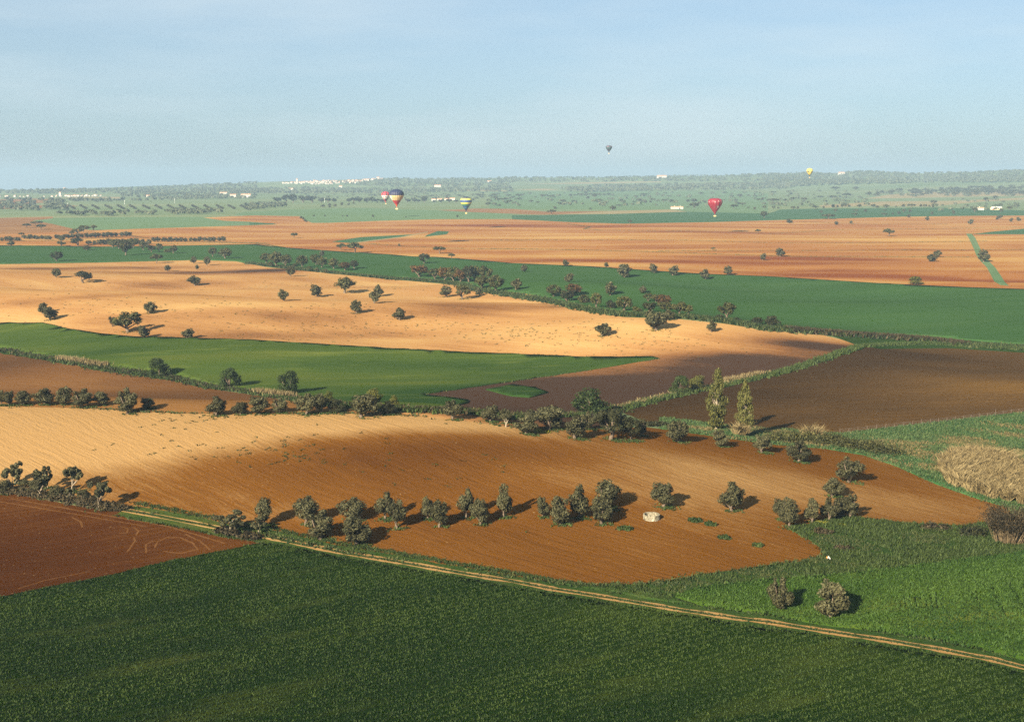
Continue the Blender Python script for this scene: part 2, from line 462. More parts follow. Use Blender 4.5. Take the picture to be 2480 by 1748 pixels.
field('ploughed_field', 'left_far_soil', multi(('B', [(1620, 476), (1950, 461), (2280, 463)]), ('C', [(320, 489), (900, 483), (420, 514), (230, 516), (0, 506)]), ('B', [(1900, 492)])), 'dull brown wedge below the striped balloon')
field('ploughed_field', 'beige', multi(('C', [(400, 514), (900, 481), (1430, 469), (1565, 488), (900, 509)])), 'pale tan sliver in front of the long white farmhouse')
field('ploughed_field', 'left_far_soil', multi(('A', [(-200, 385), (300, 372), (560, 378), (560, 400), (200, 420), (-200, 425)])), 'dull brown strip under the white hamlet')
field('ploughed_field', 'left_far_soil', multi(('A', [(-200, 440), (480, 430), (700, 436), (480, 452), (-200, 470)])), 'dull brown strip among the far left trees')
# orange plain
field('ploughed_field', 'far_soil', [(-200, 532), (0, 528), (128, 525), (128, 530), (79, 534), (120, 541), (180, 555), (236, 558), (400, 549), (560, 546), (660, 544), (640, 540), (600, 537),
      (545, 535), (490, 527), (560, 524), (620, 522), (726, 524), (756, 540), (794, 540), (919, 535), (1060, 531), (1240, 531), (1376, 538), (1512, 542), (1730, 538), (1860, 534),
      (1970, 531), (2186, 525), (2350, 523), (2700, 521), (2700, 712), (2480, 701), (2350, 697), (2132, 687), (1860, 670), (1702, 664), (1594, 657), (1430, 646), (1240, 638), (1164, 631),
      (1055, 623), (1001, 622), (946, 617), (865, 612), (827, 610), (772, 606), (688, 600), (655, 597), (620, 592), (408, 596), (245, 598), (136, 596), (0, 595), (-200, 595)],
      'wide striped orange ploughed plain in the middle distance')
field('ploughed_field', 'left_far_soil', multi(('A', [(-200, 548), (470, 537), (470, 552), (290, 567), (440, 592), (660, 642), (640, 665), (0, 690), (-200, 690)])), 'dull brown field with flat-topped trees at the left edge')
field('wheat_field', 'pale_wheat', multi(('A', [(290, 567), (480, 546), (1100, 536), (1780, 535), (2000, 570), (2280, 582), (2420, 600), (2280, 608), (870, 652), (660, 642), (440, 592)])), 'pale green lens-shaped field on the far left')
field('wheat_field', 'far_wheat', multi(('B', [(670, 755), (930, 715), (1400, 690), (1530, 665), (1300, 712), (840, 768)])), 'green wedge beside the far dirt road')
field('wheat_field', 'far_wheat', multi(('B', [(1530, 692), (1620, 660), (1720, 664), (1700, 690), (1500, 712)])), 'small green patch at the end of the far dirt road')
field('wheat_field', 'far_wheat', multi(('D', [(1810, 688), (2000, 666), (2280, 640), (2600, 625), (2600, 690), (2280, 690)])), 'green wedge at the right edge of the orange plain')
field('wheat_field', 'far_wheat', multi(('B', [(-60, 588), (150, 592), (190, 602), (-60, 607)])), 'small pale green tongue left of the balloons')
field('dirt_road', 'beige', multi(('B', [(840, 766), (1300, 710), (1530, 665), (1532, 671), (1300, 717), (840, 774)])), 'pale dirt road crossing the orange plain')
BALKS = [
    (2.5, multi(('C', [(-100, 742), (1100, 740), (1500, 742), (1800, 750), (2280, 765)]), ('D', [(300, 766), (900, 765), (1690, 755), (1950, 750)]))),
    (3.0, multi(('C', [(-300, 818), (0, 820), (500, 828), (1000, 838), (1700, 862), (2280, 880)]), ('D', [(300, 888), (1400, 890), (1890, 895)]))),
    (2.0, multi(('C', [(1300, 838), (2280, 835)]), ('D', [(300, 836), (1000, 833), (1870, 828), (2400, 825)]))),
    (2.5, multi(('C', [(800, 655), (1400, 660), (1900, 655), (2280, 685)]), ('D', [(300, 670), (600, 650), (1500, 640), (2100, 628), (2500, 622)]))),
    (2.5, multi(('B', [(1700, 745), (2400, 745)]))),
    (2.0, multi(('B', [(930, 770), (1300, 795), (1700, 815), (2280, 820)]))),
    (3.0, multi(('D', [(0, 690), (300, 580), (900, 600), (1600, 600)]))[1:]),
    (4.0, multi(('A', [(-100, 752), (500, 748), (1160, 706), (1500, 745), (2280, 770)]), ('B', [(250, 806)]))),
    (4.0, multi(('A', [(1440, 775), (2280, 765), (2400, 770)]))),
    (3.5, multi(('C', [(500, 596), (700, 625), (640, 640), (800, 655)]))),
]
for wd, pts in BALKS:
    strip('grass_balk', 'verge', pts, wd, 'thin grassy balk between two orange ploughed strips')
strip('grass_path', 'pale_wheat', multi(('D', [(1790, 684), (1815, 720), (1835, 760), (1868, 828), (1890, 870), (1930, 930), (1985, 985), (2025, 1050), (2065, 1110), (2110, 1145)])), 7, 'green grass lane running up the orange plain on the right', wob=0.12)
# long green band behind the tan hill
field('wheat_field', 'band', [(-200, 595), (0, 595), (136, 596), (245, 598), (408, 596), (620, 592), (655, 597), (688, 600), (772, 606), (827, 610), (865, 612), (946, 617), (1001, 622), (1055, 623), (1164, 631),
      (1240, 638), (1430, 646), (1594, 657), (1702, 664), (1860, 670), (2132, 687), (2350, 697), (2480, 701), (2700, 710), (2700, 850), (2480, 839), (2336, 832), (2240, 818), (1996, 806), (1914, 798),
      (1860, 794), (1757, 775), (1648, 765), (1512, 760), (1430, 750), (1322, 725), (1240, 712), (1150, 698), (1137, 687), (995, 676), (946, 672), (756, 652), (620, 640), (571, 633), (476, 630), (245, 636), (0, 640), (-200, 642)],
      'long green wheat field behind the tan hill', crop=0.4)
HEDGE = [(600, 637), (756, 655), (946, 675), (1010, 678), (1100, 686), (1160, 703), (1240, 716), (1322, 728), (1430, 752), (1512, 763), (1648, 767), (1757, 778), (1860, 797), (1914, 800), (1996, 808), (2100, 815), (2240, 824), (2336, 836), (2480, 843), (2650, 850)]
strip('hedge_bank', 'verge', HEDGE, 13, 'grassy bank with bushes behind the tan hill', wob=0.2)
# tan hill
field('ploughed_field', 'tan_soil', [(-200, 642), (0, 640), (245, 636), (476, 630), (571, 633), (640, 646), (756, 658), (946, 677), (1000, 681), (1100, 690), (1150, 704), (1240, 720), (1322, 732), (1430, 756), (1512, 768), (1648, 773), (1757, 784),
      (1860, 801), (1914, 804), (1996, 812), (2050, 825), (2081, 836), (1942, 886), (1868, 905), (1749, 932), (1643, 954), (1493, 990), (1500, 1040), (1320, 1060), (1100, 1050), (950, 1030), (600, 945), (-200, 830)],
      'rolling pale tan ploughed hill across the middle')
field('wheat_field', 'lens', [(-200, 786), (0, 783), (103, 783), (152, 793), (217, 806), (272, 812), (330, 816), (446, 819), (620, 825), (783, 835), (957, 845), (1082, 852), (1240, 858), (1417, 865), (1580, 865), (1593, 869),
      (1457, 892), (1281, 918), (1240, 924), (1022, 956), (1137, 970), (1131, 977), (1082, 988), (960, 990), (800, 978), (620, 950), (517, 938), (408, 913), (272, 894), (190, 881), (82, 860), (0, 846), (-200, 815)],
      'green lens-shaped wheat field below the tan hill', crop=0.45, step=20, wob=0.35)
field('wheat_field', 'lens', [(1177, 944), (1215, 938), (1240, 932), (1294, 939), (1330, 951), (1281, 963), (1240, 960), (1218, 955)], 'small bright green patch in the dark ploughed soil', crop=0.4, step=12, wob=0.2)
field('verge', 'verge', [(1990, 804), (2240, 814), (2480, 836), (2700, 850), (2700, 870), (2480, 856), (2295, 845), (2132, 847), (2081, 838)], 'weedy bank between the green band and the dark ploughed field')
# dark ploughed field on the right
field('ploughed_field', 'plough', [(2092, 838), (2132, 845), (2295, 843), (2480, 854), (2700, 866), (2700, 968), (2480, 998), (2037, 1051), (1990, 1047), (1860, 1043), (1760, 1038), (1660, 1025), (1566, 1022), (1498, 995), (1643, 960), (1749, 938), (1868, 911), (1942, 892)],
      'dark brown ploughed field on the right')
DITCH = [(1480, 996), (1560, 975), (1643, 956), (1749, 934), (1868, 907), (1942, 888), (2081, 839), (2132, 836), (2240, 832), (2336, 838), (2480, 846), (2650, 856)]
strip('ditch_bank', 'verge', DITCH, 5.0, 'grassy ditch bank between the two ploughed fields', wob=0.25)
# brown slope behind the near crest
field('ploughed_field', 'slope', [(-200, 822), (0, 852), (82, 866), (190, 886), (272, 899), (408, 918), (517, 942), (620, 957), (780, 984), (960, 998), (1010, 1008), (900, 1040), (600, 1040), (-200, 1020)], 'brown ploughed slope behind the near olive row')
LDITCH = [(-200, 818), (0, 848), (82, 862), (190, 882), (272, 895), (408, 914), (517, 938), (620, 952), (780, 978), (960, 992), (1100, 995), (1250, 1010), (1440, 1004), (1500, 994)]
strip('ditch_bank', 'verge', LDITCH, 6.0, 'weedy ditch bank along the lower edge of the green lens field', wob=0.25)
# meadow on the right
field('meadow', 'meadow', [(1600, 1010), (1760, 1030), (1860, 1036), (1990, 1045), (2037, 1049), (2480, 997), (2700, 970), (2700, 1290), (2440, 1250), (2300, 1190), (2100, 1110), (1996, 1096), (1860, 1085), (1600, 1050)], 'rough green meadow with dry patches on the right', crop=0.1)
# near hill
NEAR = [(-200, 980), (0, 984), (190, 988), (245, 990), (400, 1000), (620, 1003), (838, 1001), (974, 1005), (1164, 1023), (1240, 1035), (1420, 1040), (1566, 1034), (1700, 1052), (1860, 1075), (1996, 1086), (2091, 1102), (2173, 1130), (2268, 1173),
      (2377, 1211), (2440, 1228), (2460, 1255), (2336, 1276), (2214, 1271), (2078, 1255), (2029, 1256), (1909, 1279), (1966, 1309), (2001, 1336), (1996, 1344), (1942, 1360), (1860, 1369), (1716, 1389), (1621, 1406),
      (1539, 1415), (1430, 1419), (1362, 1412), (1240, 1397), (1164, 1386), (1055, 1370), (919, 1349), (838, 1334), (729, 1313), (666, 1299), (560, 1282), (435, 1256), (299, 1231), (239, 1226), (163, 1214), (0, 1180), (-200, 1140)]
field('ploughed_field', 'near_soil', NEAR, 'big brown ploughed hill with a pale crest in the foreground', step=25)
field('ploughed_field', 'left_soil', [(-200, 1150), (0, 1188), (163, 1220), (239, 1233), (299, 1238), (435, 1262), (560, 1288), (640, 1302), (655, 1308), (620, 1321), (520, 1340), (408, 1362), (272, 1394), (136, 1421), (0, 1449), (-200, 1490)],
      'dark red-brown ploughed field at the lower left', step=25)
WH = [(-250, 1500), (0, 1449), (136, 1421), (272, 1394), (408, 1362), (520, 1340), (620, 1320), (666, 1318), (729, 1332), (838, 1353), (919, 1366), (1028, 1385), (1137, 1404), (1240, 1420), (1349, 1441), (1403, 1449), (1512, 1467), (1648, 1490), (1784, 1511),
      (1860, 1520), (1996, 1542), (2132, 1563), (2268, 1586), (2404, 1612), (2480, 1631), (2750, 1700), (2750, 2100), (-250, 2100)]
# rough verge between the near hill and the right-hand wheat
field('verge', 'verge', [(1240, 1398), (1362, 1413), (1430, 1420), (1539, 1416), (1621, 1407), (1716, 1390), (1860, 1370), (1942, 1361), (1996, 1345), (2001, 1337), (1966, 1310), (1909, 1280), (2029, 1254), (2078, 1253), (2214, 1269), (2336, 1274), (2460, 1253), (2700, 1260),
      (2700, 1700), (2480, 1622), (2132, 1553), (1860, 1510), (1512, 1458)], 'weedy green verge below the near hill', crop=0.2, step=25)
field('wheat_field', 'wheat_right', [(1634, 1449), (1675, 1433), (1740, 1422), (1860, 1408), (2105, 1388), (2295, 1363), (2480, 1341), (2700, 1320), (2700, 1650), (2480, 1600), (2268, 1556), (2132, 1534), (1996, 1516), (1860, 1495), (1784, 1484), (1700, 1470)],
      'bright green wheat field with two olive trees on the lower right', crop=0.5, step=20, wob=0.15)
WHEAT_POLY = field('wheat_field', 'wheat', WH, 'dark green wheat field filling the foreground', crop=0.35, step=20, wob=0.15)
TRACK = [(299, 1234), (367, 1246), (435, 1259), (517, 1275), (560, 1284), (620, 1294), (666, 1303), (729, 1317), (838, 1339), (919, 1352), (1028, 1371), (1137, 1390), (1240, 1406), (1349, 1427), (1403, 1435), (1512, 1453), (1648, 1476), (1784, 1496),
         (1860, 1505), (1996, 1527), (2132, 1547), (2268, 1570), (2404, 1596), (2480, 1615), (2700, 1672)]
strip('track_verge', 'verge', TRACK, 5.5, 'grassy middle and edges of the farm track', wob=0.15)
def shifted(line, d):
    w = at([q[0] for q in dens(line, 14, False)], [q[1] for q in dens(line, 14, False)])[:, :2]
    t = np.gradient(w, axis=0); t /= np.linalg.norm(t, axis=1)[:, None]
    return w + np.stack([-t[:, 1], t[:, 0]], 1) * d
for d in (-0.65, 0.65):
    w = shifted(TRACK, d)
    t = np.gradient(w, axis=0); t /= np.linalg.norm(t, axis=1)[:, None]
    nrm = np.stack([-t[:, 1], t[:, 0]], 1)
    ww = 0.30 * (1 + 0.5 * np.sin(np.arange(len(w)) * 0.7 + d) + rng.normal(0, 0.25, len(w))).clip(0.3, 1.6)[:, None] * np.where(np.arange(len(w)) < 22, 0.62, 1.0)[:, None]
    FIELDS.append(dict(name='wheel_rut', mat=M['track'], poly=np.concatenate([w + nrm * ww, (w - nrm * ww)[::-1]]), crop=0, label='pale wheel rut of the farm track'))

# turning marks of the tractor on the headland of the lower-left field
for ln in ([(1070, 640), (1140, 660), (1130, 700), (1060, 700)], [(1190, 650), (1235, 680), (1210, 720)], [(1130, 870), (1200, 770), (1195, 740)], [(1300, 880), (1300, 800), (1350, 775), (1420, 770)],
           [(1380, 830), (1400, 780), (1480, 740), (1600, 740), (1720, 790), (1760, 850)], [(1450, 860), (1600, 880), (1740, 850)], [(1870, 850), (1850, 830), (1780, 770), (1650, 710)],
           [(100, 395), (700, 500), (1500, 640), (2000, 790)], [(0, 420), (600, 520), (1300, 640)], [(160, 1195), (400, 1120), (800, 1040)], [(640, 560), (720, 600), (730, 650)]):
    strip('wheel_mark', 'wheel_mark', cp('I', ln), 0.36, 'curved tractor turning mark in the lower-left field', step=5, wob=0.3)
# thin rows and tramlines where the bright wheat stands open
GAPS = []
for i in range(9):
    x = 1165 + i * 47; GAPS.append(('verge', 0.22, cp('L', [(x, 905 - i * 5), (x + 8, 960), (x + 22, 1005 + i * 3)])))
for ln in ([(1840, 850), (1870, 940), (1912, 1062)], [(1988, 795), (2050, 920), (2118, 1092)], [(2145, 770), (2220, 900), (2300, 1040)]): GAPS.append(('wheel_mark', 0.35, cp('L', ln)))
for mt, wd, ln in GAPS:
    f0 = len(FIELDS); strip('crop_gap', mt, ln, wd, 'open drill row in the bright green wheat', step=6, wob=0.3)
for ln in (cp('C', [(-60, 1202), (120, 1222), (230, 1242)]), cp('C', [(800, 1352), (870, 1362), (945, 1382)]), cp('H', [(120, 0), (260, 8), (400, 14)])):
    strip('field_path', 'track', ln, 1.6, 'short pale stretch of path beside the hedge bank', step=8)

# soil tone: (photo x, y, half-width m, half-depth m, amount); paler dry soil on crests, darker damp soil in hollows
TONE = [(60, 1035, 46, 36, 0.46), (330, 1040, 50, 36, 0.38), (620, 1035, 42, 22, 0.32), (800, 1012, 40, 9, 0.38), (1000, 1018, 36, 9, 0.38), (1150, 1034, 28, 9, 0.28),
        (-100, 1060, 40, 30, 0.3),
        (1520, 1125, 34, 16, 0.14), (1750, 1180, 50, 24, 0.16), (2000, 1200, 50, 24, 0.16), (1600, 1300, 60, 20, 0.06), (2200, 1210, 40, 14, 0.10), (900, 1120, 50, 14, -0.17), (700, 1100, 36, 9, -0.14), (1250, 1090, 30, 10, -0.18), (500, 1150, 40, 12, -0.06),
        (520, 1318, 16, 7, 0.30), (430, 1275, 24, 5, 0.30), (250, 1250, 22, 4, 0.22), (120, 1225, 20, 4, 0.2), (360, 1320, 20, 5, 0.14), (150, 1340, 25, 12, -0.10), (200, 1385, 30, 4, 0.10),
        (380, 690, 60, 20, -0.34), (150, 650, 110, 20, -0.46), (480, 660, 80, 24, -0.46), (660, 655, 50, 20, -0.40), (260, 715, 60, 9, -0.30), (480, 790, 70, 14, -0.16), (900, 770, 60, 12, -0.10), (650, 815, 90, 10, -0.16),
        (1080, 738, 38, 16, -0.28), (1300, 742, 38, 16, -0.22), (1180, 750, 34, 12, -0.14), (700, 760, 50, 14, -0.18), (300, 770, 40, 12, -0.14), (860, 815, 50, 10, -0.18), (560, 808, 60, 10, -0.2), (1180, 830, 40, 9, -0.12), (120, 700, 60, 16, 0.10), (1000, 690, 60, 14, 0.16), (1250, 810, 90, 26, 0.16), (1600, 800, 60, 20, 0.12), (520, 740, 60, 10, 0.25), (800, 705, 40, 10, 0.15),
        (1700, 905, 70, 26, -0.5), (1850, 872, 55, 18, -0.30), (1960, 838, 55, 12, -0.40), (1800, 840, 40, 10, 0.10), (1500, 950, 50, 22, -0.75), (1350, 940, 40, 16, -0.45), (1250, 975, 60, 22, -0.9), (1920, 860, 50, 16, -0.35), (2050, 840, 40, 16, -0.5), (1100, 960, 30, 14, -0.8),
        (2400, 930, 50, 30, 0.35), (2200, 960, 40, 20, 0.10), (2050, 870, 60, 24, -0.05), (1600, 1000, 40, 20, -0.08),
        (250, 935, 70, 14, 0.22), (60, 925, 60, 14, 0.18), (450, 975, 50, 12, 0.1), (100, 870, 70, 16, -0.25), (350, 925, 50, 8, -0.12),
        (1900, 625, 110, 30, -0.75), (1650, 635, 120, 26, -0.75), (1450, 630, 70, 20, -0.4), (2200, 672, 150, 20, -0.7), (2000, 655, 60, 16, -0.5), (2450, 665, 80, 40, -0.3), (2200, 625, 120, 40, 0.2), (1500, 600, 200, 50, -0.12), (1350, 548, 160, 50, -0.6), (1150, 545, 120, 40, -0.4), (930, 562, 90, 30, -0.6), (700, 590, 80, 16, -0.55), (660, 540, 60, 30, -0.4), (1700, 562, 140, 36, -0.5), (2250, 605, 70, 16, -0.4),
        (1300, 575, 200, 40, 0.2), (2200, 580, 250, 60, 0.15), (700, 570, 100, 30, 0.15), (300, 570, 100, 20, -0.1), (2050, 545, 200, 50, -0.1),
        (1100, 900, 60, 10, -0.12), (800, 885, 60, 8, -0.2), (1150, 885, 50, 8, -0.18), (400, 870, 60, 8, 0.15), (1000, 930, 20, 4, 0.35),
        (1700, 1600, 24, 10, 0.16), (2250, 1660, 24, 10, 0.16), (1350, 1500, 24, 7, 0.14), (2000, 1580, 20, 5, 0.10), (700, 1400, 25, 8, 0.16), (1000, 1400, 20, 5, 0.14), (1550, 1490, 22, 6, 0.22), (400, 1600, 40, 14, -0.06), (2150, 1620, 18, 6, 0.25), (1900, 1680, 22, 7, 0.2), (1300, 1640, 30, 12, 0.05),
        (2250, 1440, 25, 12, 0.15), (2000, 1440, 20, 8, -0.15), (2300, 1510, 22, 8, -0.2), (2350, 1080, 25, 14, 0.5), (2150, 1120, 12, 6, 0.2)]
tw = at([t[0] for t in TONE], [t[1] for t in TONE])

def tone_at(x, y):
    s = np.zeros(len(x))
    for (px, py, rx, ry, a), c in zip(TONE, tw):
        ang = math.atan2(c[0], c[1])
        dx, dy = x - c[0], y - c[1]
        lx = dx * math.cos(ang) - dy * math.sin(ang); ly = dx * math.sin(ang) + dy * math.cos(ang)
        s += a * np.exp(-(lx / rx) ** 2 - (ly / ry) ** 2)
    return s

# one triangulation of the whole land, cut along every field edge
pts, faces = [], []
for f in FIELDS:
    n0 = len(pts)
    P = f['poly']
    if np.sum(P[:, 0] * np.roll(P[:, 1], -1) - np.roll(P[:, 0], -1) * P[:, 1]) < 0: P = P[::-1]
    pts += [tuple(p) for p in P]
    faces.append(list(range(n0, len(pts))))
rad = 45 * 1.0125 ** np.arange(0, 464)
for i, r in enumerate(rad):
    a = np.arange(-0.60, 0.6001, 0.0125) + (i % 2) * 0.00625
    a = a + rng.normal(0, 0.0012, len(a)); rr = r * (1 + rng.normal(0, 0.0012, len(a)))
    pts += list(zip(rr * np.sin(a), rr * np.cos(a)))
for r in 45 * 1.25 ** np.arange(0, 27):
    a = np.arange(0.75, 5.55, 0.15)
    pts += list(zip(r * np.sin(a), r * np.cos(a)))
pts += [(0, 0)]
cv, ce, cf, ov, oe, of = delaunay_2d_cdt([Vector(p) for p in pts], [], faces, 0, 0.004, True)
VX = np.array([(v.x, v.y) for v in cv])
VZ = ground(VX[:, 0], VX[:, 1])
VT = tone_at(VX[:, 0], VX[:, 1])
TRI = np.array([t if len(t) == 3 else t[:3] for t in cf], np.int32)
OWN = np.array([max(o) if o else -1 for o in of])
GROUND_OBJS = []
for k in range(-1, len(FIELDS)):
    sel = TRI[OWN == k]
    if not len(sel): continue
    f = FIELDS[k] if k >= 0 else dict(name='terrain', mat=M['grassland'], crop=0, label='wide hazy plain with grass and far hills')
    ids, inv = np.unique(sel, return_inverse=True)
    tri = inv.reshape(-1, 3)
    v = np.column_stack([VX[ids], VZ[ids] + f['crop']])
    t = VT[ids]
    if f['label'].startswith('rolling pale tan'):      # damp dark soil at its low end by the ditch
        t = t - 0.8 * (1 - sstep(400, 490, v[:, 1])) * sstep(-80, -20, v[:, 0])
    fl = [tri]
    if f['crop'] > 0:          # standing crop: close its sides down to the soil
        e = np.concatenate([tri[:, [0, 1]], tri[:, [1, 2]], tri[:, [2, 0]]])
        key = np.sort(e, 1)
        _, first, cnt = np.unique(key[:, 0].astype(np.int64) * 10 ** 7 + key[:, 1], return_index=True, return_counts=True)
        be = e[first[cnt == 1]]
        n0 = len(v)
        low = v[be.ravel()].copy(); low[:, 2] -= f['crop'] + 0.05
        v = np.vstack([v, low]); t = np.concatenate([t, t[be.ravel()] - 0.1])
        ar = np.arange(len(be))
        fl.append(np.column_stack([be[:, 1], be[:, 0], n0 + 2 * ar, n0 + 2 * ar + 1]))
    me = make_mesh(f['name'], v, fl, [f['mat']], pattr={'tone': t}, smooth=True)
    o = link(f['name'], me)
    tag(o, f['label'], None, None, 'structure')
    GROUND_OBJS.append(o)

# ------------------------------------------------------------------ plant meshes
LEAF = {
    'olive': leaf_mat('olive_leaf', (0.024, 0.024, 0.010), (0.150, 0.142, 0.066), 0.12),
    'oak': leaf_mat('oak_leaf', (0.022, 0.026, 0.008), (0.135, 0.128, 0.040), 0.10),
    'rust': leaf_mat('young_oak_leaf', (0.0375, 0.0225, 0.007), (0.165, 0.0863, 0.0245), 0.12),
    'dark': leaf_mat('dark_leaf', (0.0144, 0.0176, 0.0075), (0.056, 0.056, 0.021), 0.08),
    'green': leaf_mat('green_leaf', (0.015, 0.032, 0.0075), (0.0638, 0.088, 0.021), 0.15),
    'lime': leaf_mat('lime_leaf', (0.048, 0.06, 0.0126), (0.184, 0.176, 0.042), 0.2),
    'poplar': leaf_mat('poplar_leaf', (0.054, 0.0592, 0.015), (0.1944, 0.185, 0.051), 0.2),
    'bramble': leaf_mat('bramble_leaf', (0.018, 0.015, 0.008), (0.10, 0.075, 0.035), 0.08),
    'straw': leaf_mat('dry_cane', (0.10, 0.070, 0.028), (0.38, 0.295, 0.145), 0.15),
    'weed': leaf_mat('weed_leaf', (0.020, 0.040, 0.010), (0.085, 0.118, 0.030), 0.2),
    'wheat': leaf_mat('wheat_leaf', (0.0085, 0.027, 0.004), (0.060, 0.096, 0.016), 0.25),
    'wheat_right': leaf_mat('young_wheat_leaf', (0.0165, 0.0522, 0.0084), (0.0713, 0.1305, 0.021), 0.25),
    'meadow_green': leaf_mat('meadow_green_leaf', (0.032, 0.072, 0.025), (0.115, 0.160, 0.055), 0.2),
    'meadow_dry': leaf_mat('meadow_dry_leaf', (0.07, 0.075, 0.03), (0.24, 0.18, 0.075), 0.2),
    'flower': leaf_mat('yellow_flower', (0.14, 0.15, 0.02), (0.40, 0.36, 0.04), 0.2),
    'rough': leaf_mat('rough_grass', (0.0175, 0.044, 0.014), (0.112, 0.12, 0.0385), 0.2),
}
BARK = plain_mat('bark', (0.05, 0.036, 0.025), (0.14, 0.105, 0.075), 6.0)
PALEBARK = plain_mat('pale_bark', (0.13, 0.10, 0.07), (0.30, 0.25, 0.18), 5.0)

def unit(v):
    return v / (np.linalg.norm(v, axis=-1, keepdims=True) + 1e-9)

def quads(c, n, s, asp=1.6):
    """leaf sprays: small quads at c facing n"""
    r = unit(rng.normal(size=c.shape))
    u = unit(np.cross(n, r)); v = np.cross(n, u)
    a = (s * asp * 0.5)[:, None] * u; b = (s * 0.5)[:, None] * v
    V = np.stack([c - a, c - b * 0.9, c + a, c + b], 1).reshape(-1, 3)
    F = np.arange(len(c) * 4).reshape(-1, 4)
    return V, F

def tube(path, r0, r1, k=5):
    path = np.asarray(path, float); n = len(path)
    t = unit(np.gradient(path, axis=0))
    ref = np.array([0.31, 0.95, 0.05])
    u = unit(np.cross(t, ref)); w = np.cross(t, u)
    rad = np.linspace(r0, r1, n)
    an = np.arange(k) * 2 * math.pi / k
    V = (path[:, None] + rad[:, None, None] * (np.cos(an)[None, :, None] * u[:, None] + np.sin(an)[None, :, None] * w[:, None])).reshape(-1, 3)
    F = []
    for i in range(n - 1):
        for j in range(k):
            a = i * k + j; b = i * k + (j + 1) % k
            F.append((a, b, b + k, a + k))
    return V, np.array(F)

def merge(parts):
    V, F, o = [], [], 0
    for v, f in parts:
        V.append(v); F.append(f + o); o += len(v)
    return np.vstack(V), np.vstack(F)

def crown_points(clumps, n, shell=0.55):
    """points on a set of leaf clumps (centre, radii) with their outward normals"""
    cs = np.array([c for c, r in clumps]); rs = np.array([r for c, r in clumps])
    w = (rs.prod(1)) ** (2 / 3); w /= w.sum()
    i = rng.choice(len(clumps), n, p=w)
    d = unit(rng.normal(size=(n, 3)))
    rr = shell + (1.06 - shell) * rng.random(n) ** 0.6
    p = cs[i] + d * rs[i] * rr[:, None]
    nn = unit(d / rs[i])
    return p, nn, i

